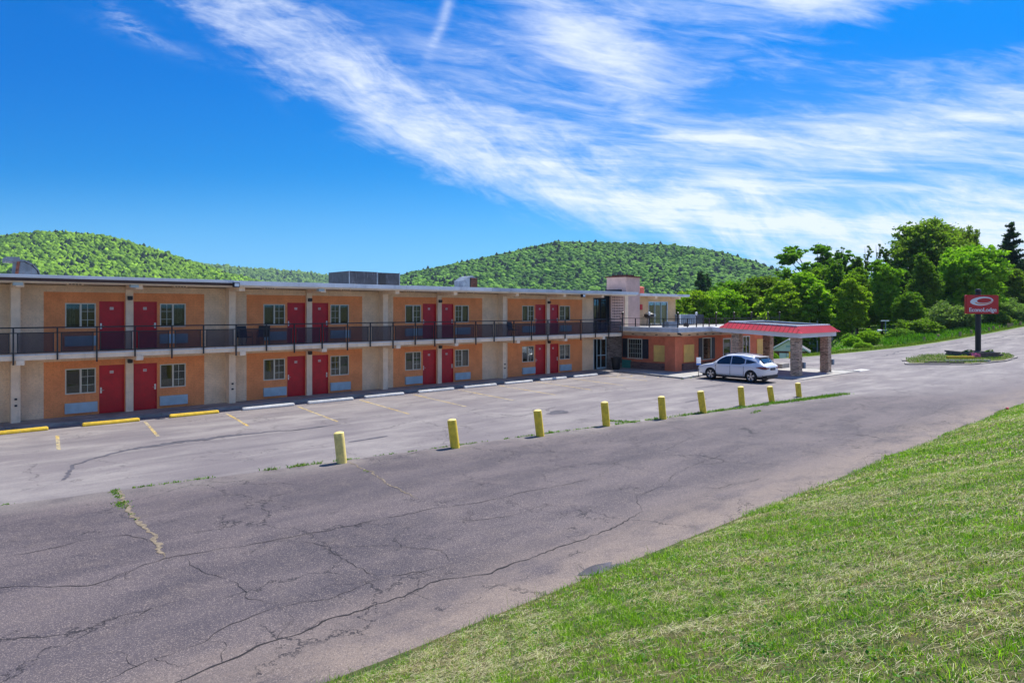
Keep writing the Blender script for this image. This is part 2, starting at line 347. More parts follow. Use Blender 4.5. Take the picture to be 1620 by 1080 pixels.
def mk_line():
    m, g, p = newmat('worn_line'); P_ = pos(g)
    n = g.noise(P_, 7., 6, .75); t = g.node('ShaderNodeBsdfTransparent'); mx = g.node('ShaderNodeMixShader')
    p.inputs['Base Color'].default_value = (.46, .33, .09, 1); p.inputs['Roughness'].default_value = .8
    g.put(mx.inputs[0], g.ss(n, .42, .54)); g.l.new(t.outputs[0], mx.inputs[1]); g.l.new(p.outputs[0], mx.inputs[2])
    g.l.new(mx.outputs[0], [q for q in g.n if q.type == 'OUTPUT_MATERIAL'][0].inputs[0])
    g.put(p.inputs['Base Color'], g.mix(g.ss(g.noise(P_, 1., 3), .4, .6), (.52, .36, .09), (.46, .38, .22)))
mk_line()
def mk_ground():
    m, g, p = newmat('turf_soil'); P_ = pos(g)
    a = g.noise(P_, .7, 6, .65); b = g.noise(P_, 9., 6, .75); c3 = g.noise(sc_(g, P_, (1, 1, 1)), 34., 4, .7)
    cc = g.mix(g.ss(a, .35, .65), (.06, .085, .012), (.15, .115, .04))
    cc = g.mix(g.ss(b, .42, .66), cc, (.03, .055, .01)); cc = g.mix(g.m('MULTIPLY', g.ss(c3, .5, .72), .6), cc, (.14, .11, .05))
    g.put(p.inputs['Base Color'], cc); p.inputs['Roughness'].default_value = .95
    bump(g, p, g.m('ADD', b, c3), .8, .04)
mk_ground()
def mk_lawn():
    m, g, p = newmat('field_grass'); P_ = pos(g)
    a = g.noise(P_, .12, 6, .65); b = g.noise(sc_(g, P_, (1, .6, 1)), 2.2, 6, .75)
    cc = g.mix(g.ss(a, .35, .65), (.085, .17, .015), (.17, .22, .03))
    cc = g.mix(g.ss(b, .45, .68), cc, (.05, .11, .012))
    g.put(p.inputs['Base Color'], cc); p.inputs['Roughness'].default_value = .95
    bump(g, p, b, .8, .2)
mk_lawn()

# ---------------------------------------------------------------- mesh helpers
ORG = {}
def tag(o, label=None, cat=None, group=None, kind=None):
    if label: o['label'] = label
    if cat: o['category'] = cat
    if group: o['group'] = group
    if kind: o['kind'] = kind
    return o
def thing(name, loc, label, cat, group=None):
    o = bpy.data.objects.new(name, None); o.empty_display_size = .3; col.objects.link(o); o.location = loc
    ORG[o.name] = Vector(loc); return tag(o, label, cat, group)
def link(name, me, parent=None, loc=(0, 0, 0)):
    o = bpy.data.objects.new(name, me); col.objects.link(o); o.location = loc
    if parent is not None:
        o.parent = parent; ORG[o.name] = ORG.get(parent.name, Vector())
    return o
class MB:
    def __init__(s): s.v = []; s.f = []; s.m = []
    def add(s, vs, fs, m=0):
        b = len(s.v); s.v += [tuple(q) for q in vs]; s.f += [tuple(b+i for i in f) for f in fs]; s.m += [m]*len(fs); return s
    def box(s, x0, x1, y0, y1, z0, z1, m=0):
        v = [(x, y, z) for z in (z0, z1) for y in (y0, y1) for x in (x0, x1)]
        return s.add(v, [(0, 2, 3, 1), (4, 5, 7, 6), (0, 1, 5, 4), (2, 6, 7, 3), (0, 4, 6, 2), (1, 3, 7, 5)], m)
    def tube(s, pts, rad, n=8, m=0, cap=True, rot=0.):
        pts = [Vector(p) for p in pts]; rad = rad if hasattr(rad, '__len__') else [rad]*len(pts); b = len(s.v); up = Vector((0, 0, 1))
        for i, p in enumerate(pts):
            t = (pts[min(i+1, len(pts)-1)]-pts[max(i-1, 0)]).normalized()
            a = t.cross(up if abs(t.z) < .95 else Vector((1, 0, 0))).normalized(); c = t.cross(a)
            for k in range(n):
                an = 2*math.pi*k/n+rot; s.v.append(tuple(p+(a*math.cos(an)+c*math.sin(an))*rad[i]))
        for i in range(len(pts)-1):
            for k in range(n):
                s.f.append((b+i*n+k, b+i*n+(k+1) % n, b+(i+1)*n+(k+1) % n, b+(i+1)*n+k)); s.m.append(m)
        if cap:
            s.f.append(tuple(b+k for k in range(n))); s.f.append(tuple(b+(len(pts)-1)*n+k for k in reversed(range(n)))); s.m += [m, m]
        return s
    def prism(s, poly, fn0, fn1, m=0):
        n = len(poly); return s.add([fn0(*q) for q in poly]+[fn1(*q) for q in poly],
            [tuple(reversed(range(n))), tuple(range(n, 2*n))]+[(i, (i+1) % n, n+(i+1) % n, n+i) for i in range(n)], m)
    def mesh(s, name, mats, smooth=False, off=(0, 0, 0), bevel=0.):
        me = bpy.data.meshes.new(name)
        o = Vector(off); me.from_pydata([tuple(Vector(q)-o) for q in s.v], [], s.f)
        for k in (mats if isinstance(mats, (list, tuple)) else [mats]): me.materials.append(M[k])
        me.polygons.foreach_set('material_index', s.m)
        bm = bmesh.new(); bm.from_mesh(me); bmesh.ops.recalc_face_normals(bm, faces=bm.faces)
        if bevel: bmesh.ops.bevel(bm, geom=[e for e in bm.edges if e.is_manifold and e.calc_face_angle(0) > .6], offset=bevel, segments=2, affect='EDGES')
        bm.to_mesh(me); bm.free()
        if smooth:
            me.polygons.foreach_set('use_smooth', [True]*len(me.polygons)); me.set_sharp_from_angle(angle=R(40))
        me.update(); return me
    def build(s, name, mats, parent=None, smooth=False, bevel=0.):
        off = ORG.get(parent.name, Vector()) if parent is not None else Vector()
        return link(name, s.mesh(name, mats, smooth, off, bevel), parent)
def solo(mb, name, mats, label, cat, group=None, smooth=False, bevel=0., kind=None):
    o = mb.build(name, mats, None, smooth, bevel); return tag(o, label, cat, group, kind)
def structure(mb, name, mats, smooth=False): return tag(mb.build(name, mats, None, smooth), kind='structure')
def wall_cells(mb, x0, x1, z0, z1, ya, yb, holes, axis='x', m=0):
    """wall slab between ya (front) and yb (back) with rectangular holes"""
    xs = sorted({x0, x1, *[h[0] for h in holes], *[h[1] for h in holes]}); zs = sorted({z0, z1, *[h[2] for h in holes], *[h[3] for h in holes]})
    xs = [x for x in xs if x0 <= x <= x1]; zs = [z for z in zs if z0 <= z <= z1]
    def solid(i, j):
        if i < 0 or j < 0 or i >= len(xs)-1 or j >= len(zs)-1: return False
        cx, cz = (xs[i]+xs[i+1])/2, (zs[j]+zs[j+1])/2
        return not any(h[0] < cx < h[1] and h[2] < cz < h[3] for h in holes)
    def P(x, y, z): return (x, y, z) if axis == 'x' else (y, x, z)
    for i in range(len(xs)-1):
        for j in range(len(zs)-1):
            if not solid(i, j): continue
            a, b, c, d = xs[i], xs[i+1], zs[j], zs[j+1]
            for y in (ya, yb): mb.add([P(a, y, c), P(b, y, c), P(b, y, d), P(a, y, d)], [(0, 1, 2, 3)], m)
            if not solid(i-1, j): mb.add([P(a, ya, c), P(a, yb, c), P(a, yb, d), P(a, ya, d)], [(0, 1, 2, 3)], m)
            if not solid(i+1, j): mb.add([P(b, ya, c), P(b, yb, c), P(b, yb, d), P(b, ya, d)], [(0, 1, 2, 3)], m)
            if not solid(i, j-1): mb.add([P(a, ya, c), P(b, ya, c), P(b, yb, c), P(a, yb, c)], [(0, 1, 2, 3)], m)
            if not solid(i, j+1): mb.add([P(a, ya, d), P(b, ya, d), P(b, yb, d), P(a, yb, d)], [(0, 1, 2, 3)], m)
    return mb
def np_mesh(name, V, F, mats, tint=None, smooth=False, mi=None):
    """V (n,3), F list of arrays (k, nverts)"""
    me = bpy.data.meshes.new(name); V = np.asarray(V, np.float32)
    F = F if isinstance(F, list) else [F]
    me.vertices.add(len(V)); me.vertices.foreach_set('co', V.ravel())
    nl = sum(f.size for f in F); npoly = sum(len(f) for f in F)
    me.loops.add(nl); me.loops.foreach_set('vertex_index', np.concatenate([f.ravel() for f in F]).astype(np.int32))
    me.polygons.add(npoly); ls = []; o = 0
    for f in F: ls.append(np.arange(len(f))*f.shape[1]+o); o += f.size
    me.polygons.foreach_set('loop_start', np.concatenate(ls).astype(np.int32))
    if tint is not None:
        a = me.attributes.new('tint', 'FLOAT_COLOR', 'POINT'); t = np.ones((len(V), 4), np.float32); t[:, :3] = tint; a.data.foreach_set('color', t.ravel())
    for k in (mats if isinstance(mats, (list, tuple)) else [mats]): me.materials.append(M[k])
    if smooth: me.polygons.foreach_set('use_smooth', np.ones(npoly, bool))
    me.update(calc_edges=True); me.validate(); return me
def camxy(px, Z):
    """plan position of something seen px pixels from the left at depth Z along the road"""
    X = (px-810)/1080*Z; return (cR[0]*X+cF[0]*Z, cR[1]*X+cF[1]*Z)

# ---------------------------------------------------------------- terrain
def sstep(a, b, x): t = np.clip((x-a)/(b-a), 0, 1); return t*t*(3-2*t)
def hills_noise(x, y, k, seed=0):
    return (np.sin(x*k+1.3+seed)*np.cos(y*k*.8+.5)+.5*np.sin(x*k*2.1+y*k*1.7+seed)+.25*np.sin(x*k*4.3-y*k*3.9+2))/1.75
def bank_edge(s): return 7.55 + .05*np.sin(s*.9+.4)+.03*np.sin(s*2.3)+.006*np.maximum(s-10, 0)
def height(s, w):
    s = np.asarray(s, float); w = np.asarray(w, float)
    d = np.clip(bank_edge(s)-w, 0, 7.4)
    z = .36*d + .04*np.sin(d*1.7+s*.6)*np.minimum(d, 1)
    z = z+.042*8*np.log1p(np.exp(np.clip((s-92)/8, -30, 30)))*(1-.6*sstep(150, 260, s))
    k = sstep(50, 62, s)
    dd = np.maximum(w-(k*30.2+(1-k)*52), 0)
    side_ = sstep(-5, 5, s-2.36*w)
    z = z-(side_*5.5*(1-np.exp(-dd/115))+(1-side_)*(3.9*sstep(0, 11, dd)+2.*(1-np.exp(-dd/115))))
    return z
def lines(vals): return np.unique(np.round(np.array(vals), 4))
gs = lines([*np.arange(-3000, -200, 200), *np.arange(-200, -20, 15), *np.arange(-20, 60, .5), *np.arange(60, 200, 3), *np.arange(200, 400, 20), *np.arange(400, 4000, 200)])
gw = lines([*np.arange(-2000, -100, 200), *np.arange(-100, -6, 10), *np.arange(-6, 10, .35), *np.arange(10, 60, 2.), *np.arange(60, 300, 10), *np.arange(300, 4001, 150)])
def grid_mesh(gs, gw, fz, dz=0.):
    S, W = np.meshgrid(gs, gw); Z = fz(S, W)+dz; V = np.stack([S.ravel(), W.ravel(), Z.ravel()], 1)
    n = len(gs); i, j = np.meshgrid(np.arange(n-1), np.arange(len(gw)-1)); a = (j*n+i).ravel()
    return V, np.stack([a, a+1, a+1+n, a+n], 1)
V, F = grid_mesh(gs, gw, height)
mi = np.where(V[F[:, 0], 1] > 20, 1, 0)
me = np_mesh('terrain', V, F, ['turf_soil', 'field_grass'], smooth=True); me.polygons.foreach_set('material_index', mi.astype(np.int32))
tag(link('terrain', me), kind='structure')
# asphalt sheet: lot, drive and the yard to the right, edges follow the kerb, the grass bank and the far verge
def far_edge(s): return np.where(s < 62, 31.5+0*s, 29.4-.052*(s-62))
ss = np.concatenate([np.arange(-60, 60, .5), np.arange(60, 260, 3.)])
rows = []
tt = np.concatenate([np.linspace(0, .12, 6), np.linspace(.2, 1, 12)])
for t in tt:
    e0 = bank_edge(ss)-.15+.05*np.sin(ss*5.1)+.04*np.sin(ss*11.7); e1 = far_edge(ss)
    e1 = np.where((ss > 55) & (ss < 62), 31.5-2.1*(ss-55)/7, e1)
    ww = e0*(1-t)+e1*t; rows.append(np.stack([ss, ww, height(ss, np.maximum(ww, bank_edge(ss)))+.012], 1))
V = np.concatenate(rows); n = len(ss); i, j = np.meshgrid(np.arange(n-1), np.arange(len(tt)-1)); a = (j*n+i).ravel()
tag(link('asphalt_road', np_mesh('asphalt_road', V, np.stack([a, a+1, a+1+n, a+n], 1), 'asphalt')), kind='structure')
ZR = .016

# ---------------------------------------------------------------- motel wing
W0 = 33.03                      # facade plane
mot = thing('motel_building', (3, W0, 0), 'long two-storey motel wing with orange panels and paired red doors', 'motel')
bays = [(4.55, 10.75, 7.62), (12.71, 19.01, 15.88), (20.98, 27.52, 24.12), (29.66, 36.9, 33.30)]
S0, S1 = -6., 38.1
ZS = ((0.12, 2.45), (2.83, 5.5))
def room_feats(c, side):
    """door, window, air conditioner spans (along the front) on one side of the pilaster at c"""
    if side < 0: return (c-1.12, c-.17), (c-2.34, c-1.24), (c-2.36, c-1.18)
    return (c+.17, c+1.12), (c+1.24, c+2.32), (c+1.22, c+2.36)
wc = MB(); panels = []
for fl, (za, zb) in enumerate(ZS):
    zf = ZS[fl][0]
    cuts = [S0]
    for a, b, c in bays: cuts += [a, b]
    cuts.append(S1)
    for k in range(0, len(cuts), 2): wall_cells(wc, cuts[k], cuts[k+1], za-.1, zb, W0, W0+.25, [])
    for a, b, c in bays:
        holes = []
        for sd in (-1, 1):
            D, Wn, A = room_feats(c, sd)
            holes += [(D[0], D[1], zf-.2, zf+2.03), (Wn[0], Wn[1], zf+.90, zf+1.95)]
        top = zf+2.27 if fl == 0 else zf+2.40
        panels.append(wall_cells(MB(), a, b, za-.1, top, W0+.004, W0+.25, holes))
        wall_cells(wc, a, b, top, zb, W0, W0+.25, [])
# extra panel just beyond the left edge of the picture
wc.build('wall', 'cream_wall', mot)
for p in panels: p.build('orange_panel', 'orange_wall', mot)
MB().box(S0, S1, W0+.25, 46, -.4, 5.55).build('block', 'cream_wall', mot)
up = MB().box(S0, S1, W0, W0+.25, 2.45, 2.73); up.build('floor_band', 'cream_wall', mot)
# shared door, window, air conditioner meshes (local origin at left bottom of the opening)
def door_mesh(): return MB().box(0, .95, 0, .045, 0, 2.03).mesh('door', 'red_door', bevel=.004)
dm = door_mesh()
dfm = MB().box(-.0, .035, -.05, .0, 0, 2.03).box(.915, .95, -.05, 0, 0, 2.03).box(.035, .915, -.05, 0, 1.995, 2.03).mesh('door_frame', 'red_door')
hm = MB().box(-.035, .035, -.03, 0, -.12, .12).tube([(0, -.03, .0), (0, -.07, 0), (.11, -.075, 0)], .013, 6).mesh('handle', 'steel')
hmr = MB().box(-.035, .035, -.03, 0, -.12, .12).tube([(0, -.03, .0), (0, -.07, 0), (-.11, -.075, 0)], .013, 6).mesh('handle', 'steel')
npm = MB().box(-.07, .07, -.012, 0, -.055, .055).mesh('number_plate', 'plate_white')
nummeshes = []
def text_mesh(txt, size, name, mat, depth=.004, align='CENTER'):
    cu = bpy.data.curves.new(name, 'FONT'); cu.body = txt; cu.size = size; cu.extrude = depth; cu.align_x = align; cu.align_y = 'CENTER'
    o = bpy.data.objects.new(name, cu); col.objects.link(o)
    bpy.context.view_layer.update()
    me = bpy.data.meshes.new_from_object(o.evaluated_get(bpy.context.evaluated_depsgraph_get()))
    bpy.data.objects.remove(o); me.materials.clear(); me.materials.append(M[mat]); me.name = name
    me.transform(Matrix.Rotation(R(90), 4, 'X')); return me
def window_meshes(w, h, gridside):
    fr = MB(); t = .045; y0, y1 = -.03, .05
    fr.box(0, w, y0, y1, 0, t).box(0, w, y0, y1, h-t, h).box(0, t, y0, y1, t, h-t).box(w-t, w, y0, y1, t, h-t).box(w/2-.035, w/2+.035, y0, y1, t, h-t)
    a, b = (w/2, w-t) if gridside > 0 else (t, w/2)
    gm = MB()
    for k in (1, 2): gm.box(a+(b-a)*k/2-.009 if k == 1 else a, (a+(b-a)/2+.009) if k == 1 else a+.001, .0, .02, t, h-t)
    for k in (1, 2): gm.box(a, b, .003, .017, h*k/3-.009, h*k/3+.009)
    pane = MB().box(t, w-t, .022, .03, t, h-t)
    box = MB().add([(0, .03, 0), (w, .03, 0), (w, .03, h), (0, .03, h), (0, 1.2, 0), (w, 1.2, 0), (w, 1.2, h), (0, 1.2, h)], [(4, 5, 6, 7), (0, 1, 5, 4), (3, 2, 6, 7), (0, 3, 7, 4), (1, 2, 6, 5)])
    return fr.mesh('window', 'frame_cream'), gm.mesh('muntins', 'muntin'), pane.mesh('pane', 'glass_dark'), box.mesh('window_recess', 'dark_room')
WM = {g_: window_meshes(1.10, 1.05, g_) for g_ in (-1, 1)}
WM1 = {g_: window_meshes(1.08, 1.05, g_) for g_ in (-1, 1)}
def curtain_mesh(x0, x1, h, seed):
    r = random.Random(seed); n = int((x1-x0)/.018)+2; mb = MB(); vs = []
    for i in range(n):
        x = x0+(x1-x0)*i/(n-1); y = .13+.028*math.sin(x*62+seed)+.012*math.sin(x*141)
        vs += [(x, y, .02), (x, y, h-.03)]
    mb.add(vs, [(2*i, 2*i+2, 2*i+3, 2*i+1) for i in range(n-1)]); return mb.mesh('curtain', 'curtain', smooth=True)
acm = MB().box(0, 1.16, -.10, .02, 0, .42)
for k in range(9): acm.box(.04, 1.12, -.112, -.10, .035+k*.042, .053+k*.042)
acm = acm.mesh('air_conditioner', 'ac_grille', bevel=.0)
wlm = MB().box(-.09, .09, -.14, 0, -.05, .10).box(-.07, .07, -.12, -.02, -.07, -.05).mesh('wall_lamp', 'black_iron')
rr = random.Random(3); room = 101
for fl, (zf, zt) in enumerate(ZS):
    o0 = ORG[mot.name]
    for bi, (a, b, c) in enumerate(bays):
        for sd in (-1, 1):
            D, Wn, A = room_feats(c, sd)
            d = link('door', dm, mot, Vector((D[0], W0+.06, zf))-o0)
            link('door_frame', dfm, d)
            link('handle', hm if sd < 0 else hmr, d, (.07 if sd < 0 else .88, 0, .98))
            pl = link('number_plate', npm, d, (.475, 0, 1.73))
            tm = text_mesh(str(room+(fl*100)), .085, 'room_number', 'number_red'); room += 1
            link('room_number', tm, d, (.475, -.014, 1.73))
            gside = 1 if (sd < 0) else -1
            if bi == 0 and fl == 0 and sd > 0: gside = 1
            wm = (WM if sd < 0 else WM1)[gside]
            w = link('window', wm[0], mot, Vector((Wn[0], W0+.03, zf+.90))-o0)
            link('muntins', wm[1], w); link('pane', wm[2], w); link('recess', wm[3], w)
            ww = Wn[1]-Wn[0]; r0 = rr.random()
            if r0 < .55: link('curtain', curtain_mesh(ww*.52, ww-.04, 1.05, bi+fl), w)
            elif r0 < .8: link('curtain', curtain_mesh(.05, ww*.35, 1.05, bi+fl), w)
            if rr.random() < .5: link('curtain', curtain_mesh(.05, ww*.2, 1.05, bi+fl+3), w)
            link('air_conditioner', acm, mot, Vector((A[0]+(.0), W0, zf+.12 if fl == 0 else zf+.17))-o0)
        # pilaster between the two doors, with its lamp
        MB().box(c-.145, c+.145, W0-.14, W0+.0, zf-.02, zt-.002).build('pilaster', 'cream_paint', mot)
        link('wall_lamp', wlm, mot, Vector((c, W0-.14, zf+2.16))-o0)
    room = 101
    # large piers on the party walls
    for s_ in (3.58, 11.86, 20.18, 28.98):
        MB().box(s_-.15, s_+.15, W0-.48, W0, zf-.02, zt-.002).build('pier', 'cream_paint', mot)
    for s_ in (3.58, 11.86, 28.98) if fl == 0 else ():
        mb = MB()
        for z in (.75, 1.0): mb.box(s_-.04, s_+.04, W0-.53, W0-.48, z, z+.07)
        mb.build('hose_tap', 'black_iron', mot)
# balcony slab and its brackets
sl_ = MB().box(S0, 39.3, 31.28, W0, 2.60, 2.81); sl_.build('balcony_slab', 'cream_paint', mot)
MB().box(S0, 39.31, 31.262, 31.28, 2.775, 2.83).build('balcony_edge_strip', 'grey_fascia', mot)
for s_ in (3.58, 7.62, 11.86, 15.88, 20.18, 24.12, 28.98, 33.3, 37.2):
    MB().box(s_-.13, s_+.13, 31.25, W0-.02, 2.42, 2.598).build('balcony_beam', 'cream_paint', mot)
    MB().box(s_-.13, s_+.13, 31.35, W0-.0, 5.36, 5.54).build('roof_beam', 'cream_paint', mot)
# roof
MB().add([(S0, 31.12, 5.60), (40.9, 31.12, 5.60), (40.9, 46.5, 5.60), (S0, 46.5, 5.60), (S0, 31.12, 5.80), (40.9, 31.12, 5.80), (40.9, 46.5, 6.0), (S0, 46.5, 6.0)],
   [(0, 1, 2, 3), (4, 5, 6, 7), (0, 1, 5, 4), (2, 3, 7, 6), (0, 3, 7, 4), (1, 2, 6, 5)]).build('roof', 'white_metal', mot)
MB().box(S0, 40.85, 31.2, W0, 5.54, 5.598).build('soffit', 'soffit', mot)
MB().box(S0, 11.4, 31.07, 31.118, 5.58, 5.70).build('fascia', 'brown_fascia', mot)
mb = MB().box(S0, 11.4, 31.04, 31.118, 5.702, 5.745).box(S0, 11.4, 31.02, 31.118, 5.75, 5.825); mb.build('drip_edge', 'white_metal', mot)
x = 11.42; k = 0
while x < 40.9:
    x2 = min(x+3.05, 40.92); jit = rr.uniform(-.012, .012)
    MB().box(x, x2-.015, 31.06+jit*.3, 31.118, 5.625+jit, 5.81+abs(jit)).build('fascia_sheet', 'white_metal' if x < 24 else 'grey_fascia', mot); x = x2; k += 1
for s_ in (5.44, 9.38, 13.37, 17.38, 21.35, 25.58, 29.99, 34.2):
    v = MB().box(s_-.28, s_+.28, 31.85, 32.1, 5.49, 5.54).build('soffit_vent', 'cream_paint', mot)
    m_ = MB()
    for q in range(4): m_.box(s_-.22+q*.115, s_-.22+q*.115+.085, 31.845, 31.85, 5.498, 5.53)
    m_.build('slots', 'dark_room', v)
for s_ in (3.52, 7.44, 15.76): MB().box(s_-.15, s_+.15, 31.3, 31.55, 5.42, 5.54).build('soffit_lamp', 'ac_grille', mot)
for s_, z in ((11.42, 5.66), (34.6, 5.5)):
    mb = MB().tube([(s_, 31.12, z), (s_, 30.98, z-.02)], .03, 6).box(s_-.13, s_+.13, 30.80, 30.98, z-.15, z+.06)
    f = mb.build('floodlight', 'black_iron', mot)
    MB().box(s_-.10, s_+.10, 30.785, 30.80, z-.12, z+.03).build('lens', 'lamp_glass', f)
# balcony railing
posts = [-2.1, -.75, .65, 2.0, 3.36, 4.74, 6.06, 7.43, 8.84, 10.13, 11.54, 12.94, 14.3, 15.74, 17.12, 18.44, 19.82, 21.24, 22.55, 23.98, 25.52, 26.95, 28.56, 30.08, 31.56, 33.18, 34.74, 36.25, 37.7, 39.2]
ya, yb = 31.20, 31.235
rl = MB().box(posts[0], posts[-1], ya-.005, yb+.005, 3.80, 3.85).box(posts[0], posts[-1], ya, yb, 3.61, 3.645).box(posts[0], posts[-1], ya, yb, 2.865, 2.90)
rail = rl.build('railing', 'black_iron', mot)
for i, s_ in enumerate(posts):
    main = i % 4 == 0 or abs(s_-7.43) < .1 or abs(s_-15.74) < .1
    MB().box(s_-.025, s_+.025, ya-.012, yb+.012, 2.44 if i % 2 == 0 else 2.58, 3.80).build('railing_post', 'black_iron', rail)
    if i < len(posts)-1:
        a, b = s_+.11, posts[i+1]-.11
        [MB().box(q_, q_+.035, ya+.003, yb-.003, 2.90, 3.61).build('panel_stile', 'black_iron', rail) for q_ in (a, b-.035)]
        MB().box(a+.035, b-.035, 31.214, 31.219, 2.90, 3.61).build('mesh_screen', 'rail_screen', rail)
# return of the railing at the right end
MB().box(39.175, 39.21, 31.24, W0-.5, 3.80, 3.85).box(39.175, 39.21, 31.24, W0-.5, 3.61, 3.645).build('end_rail', 'black_iron', rail)
# glazed stair entry at the end of the wing
MB().box(38.1, 41.2, 35.0, 35.2, 0, 5.55).build('stair_back_wall', 'shutter_dark', mot)
MB().box(38.1, 38.2, W0+.0, 35.0, 0, 5.55).build('stair_side_wall', 'cream_wall', mot)
MB().box(38.2, 39.35, W0+.05, 35.0, 2.61, 2.80).build('stair_landing', 'concrete', mot)
for nm, (za, zb) in {'lower': (0.13, 2.4), 'upper': (2.83, 5.35)}.items():
    e = MB()
    for x in (38.12, 38.48, 38.92, 39.52): e.box(x, x+.06, W0-.02, W0+.05, za, zb)
    e.box(38.18, 39.52, W0-.02, W0+.05, zb-.07, zb).box(38.54, 39.52, W0-.015, W0+.045, za, za+.12).box(38.54, 39.52, W0-.015, W0+.045, za+.98, za+1.03)
    en = e.build('entry_door', 'shutter_dark' if nm == 'upper' else 'ac_grille', mot)
    MB().box(38.18, 39.52, W0+.01, W0+.02, za, zb-.07).build('pane', 'glass_dark', en)
MB().box(38.1, 39.6, W0-.02, W0+.25, 5.35, 5.54).build('entry_lintel', 'shutter_dark', mot)
MB().box(38.1, 39.6, W0-.015, W0+.25, 2.4, 2.598).build('entry_lintel', 'shutter_dark', mot)

# walkway and pavement
mb = MB(); x = S0
while x < 38.8:
    x2 = min(x+3.05, 38.8); mb.box(x, x2-.012, 31.52, 33.02, -.1, .118+rr.uniform(-.006, .006)); x = x2
structure(mb, 'walkway', 'walk_concrete')
mb = MB(); x = S0
while x < 38.8:
    x2 = min(x+3.05, 38.8); mb.box(x, x2-.015, 31.38, 31.515, -.1, .125); x = x2
structure(mb, 'kerb', 'walk_concrete')
structure(MB().add([(38.8, 33.02, .12), (41.28, 33.02, .12), (41.28, 28.18, .12), (46., 28.18, .12), (46., 25.8, .12), (41.9, 25.9, .12), (38.0, 25.42, .12), (38.8, 31.4, .12)]+
   [(38.8, 33.02, -.1), (41.28, 33.02, -.1), (41.28, 28.18, -.1), (46., 28.18, -.1), (46., 25.8, -.1), (41.9, 25.9, -.1), (38.0, 25.42, -.1), (38.8, 31.4, -.1)],
   [tuple(range(8))]+[(i, (i+1) % 8, 8+(i+1) % 8, 8+i) for i in range(8)]), 'pavement', 'concrete')
structure(MB().add([(37.98, 25.34, .0), (42.0, 25.82, .0), (42.0, 25.72, .0), (37.95, 25.22, .0), (37.98, 25.34, .132), (42.0, 25.82, .132), (42.0, 25.72, .132), (37.95, 25.22, .132)],
   [(0, 1, 5, 4), (2, 3, 7, 6), (4, 5, 6, 7), (1, 2, 6, 5), (3, 0, 4, 7)]), 'kerb_painted', 'kerb_white')

# ---------------------------------------------------------------- lobby building
lob = thing('lobby_building', (41.3, 28.2, 0), 'single-storey salmon brick lobby with roof terrace and boarded windows', 'lobby')
Lz = 2.58
# side facing the lot (plane x = 41.3) and front (plane y = 28.2)
hl = [(30.95, 32.9, .86, 2.34)]
mb = wall_cells(MB(), 28.2, 38., .62, Lz, 41.3, 41.55, [(31.05, 32.30, .92, 2.32)], 'y'); mb.build('wall', 'salmon_wall', lob)
mb = wall_cells(MB(), 41.55, 55.0, 0, Lz, 28.2, 28.45, [(44.95, 46.08, .80, 2.38), (47.8, 49.0, 0, 2.3), (50.75, 51.9, .8, 2.38)]); mb.build('wall', 'salmon_wall', lob)
MB().box(54.75, 55.0, 28.45, 41, 0, Lz).box(41.3, 54.75, 41, 41.25, 0, Lz).build('wall', 'salmon_wall', lob)
MB().box(41.17, 41.3, 28.95, 32.0, 0, .62).build('stone_base', 'stone_band', lob)
MB().box(42.1, 47.5, 28.07, 28.2, 0, .62).build('stone_base', 'stone_band', lob)
MB().box(41.12, 41.95, 28.02, 28.9, 0, Lz).build('corner_pier', 'salmon_wall', lob)
MB().box(39.62, 41.3, 32.9, 33.2, 0.0, 2.58).build('stone_wall', 'stone_entry', lob)
MB().box(41.22, 41.298, 32.0, 32.85, .12, .72).build('utility_box', 'green_box', lob)
# window with shutters on the lot side
fr = MB(); xa, xb = 41.26, 41.33
for y in (31.05, 31.32, 32.06, 32.25): pass
fr.box(xa, xb, 31.0, 31.07, .88, 2.36).box(xa, xb, 32.28, 32.35, .88, 2.36).box(xa, xb, 31.07, 32.28, 2.29, 2.36).box(xa-.03, xb, 30.95, 32.4, .84, .90)
wn = fr.build('window', 'frame_cream', lob)
mb = MB()
for k in range(1, 6): mb.box(41.29, 41.305, 31.07+k*1.21/6-.009, 31.07+k*1.21/6+.009, .9, 2.3)
for k in range(1, 4): mb.box(41.288, 41.307, 31.07, 32.28, .9+k*.35-.01, .9+k*.35+.01)
mb.build('muntins', 'muntin', wn)
MB().box(41.31, 41.318, 31.07, 32.28, .9, 2.3).build('pane', 'glass_dark', wn)
MB().add([(41.32, 31.0, .8), (41.32, 32.4, .8), (41.32, 32.4, 2.4), (41.32, 31, 2.4), (42.3, 31.0, .8), (42.3, 32.4, .8), (42.3, 32.4, 2.4), (42.3, 31, 2.4)], [(4, 5, 6, 7), (0, 1, 5, 4), (3, 2, 6, 7), (0, 3, 7, 4), (1, 2, 6, 5)]).build('recess', 'dark_room', wn)
def shutter(x0, x1, y0, y1, z0, z1, alongx):
    mb = MB().box(x0, x1, y0, y1, z0, z1); n = 16
    for k in range(n):
        z = z0+.06+(z1-z0-.12)*k/n
        if alongx: mb.box(x0+.03, x1-.03, y0-.012, y0, z, z+.045)
        else: mb.box(x0-.012, x0, y0+.03, y1-.03, z, z+.045)
    return mb.build('shutter', 'shutter_dark', lob)
shutter(41.26, 41.299, 30.44, 30.98, .90, 2.33, False); shutter(41.26, 41.299, 32.37, 32.85, .90, 2.33, False)
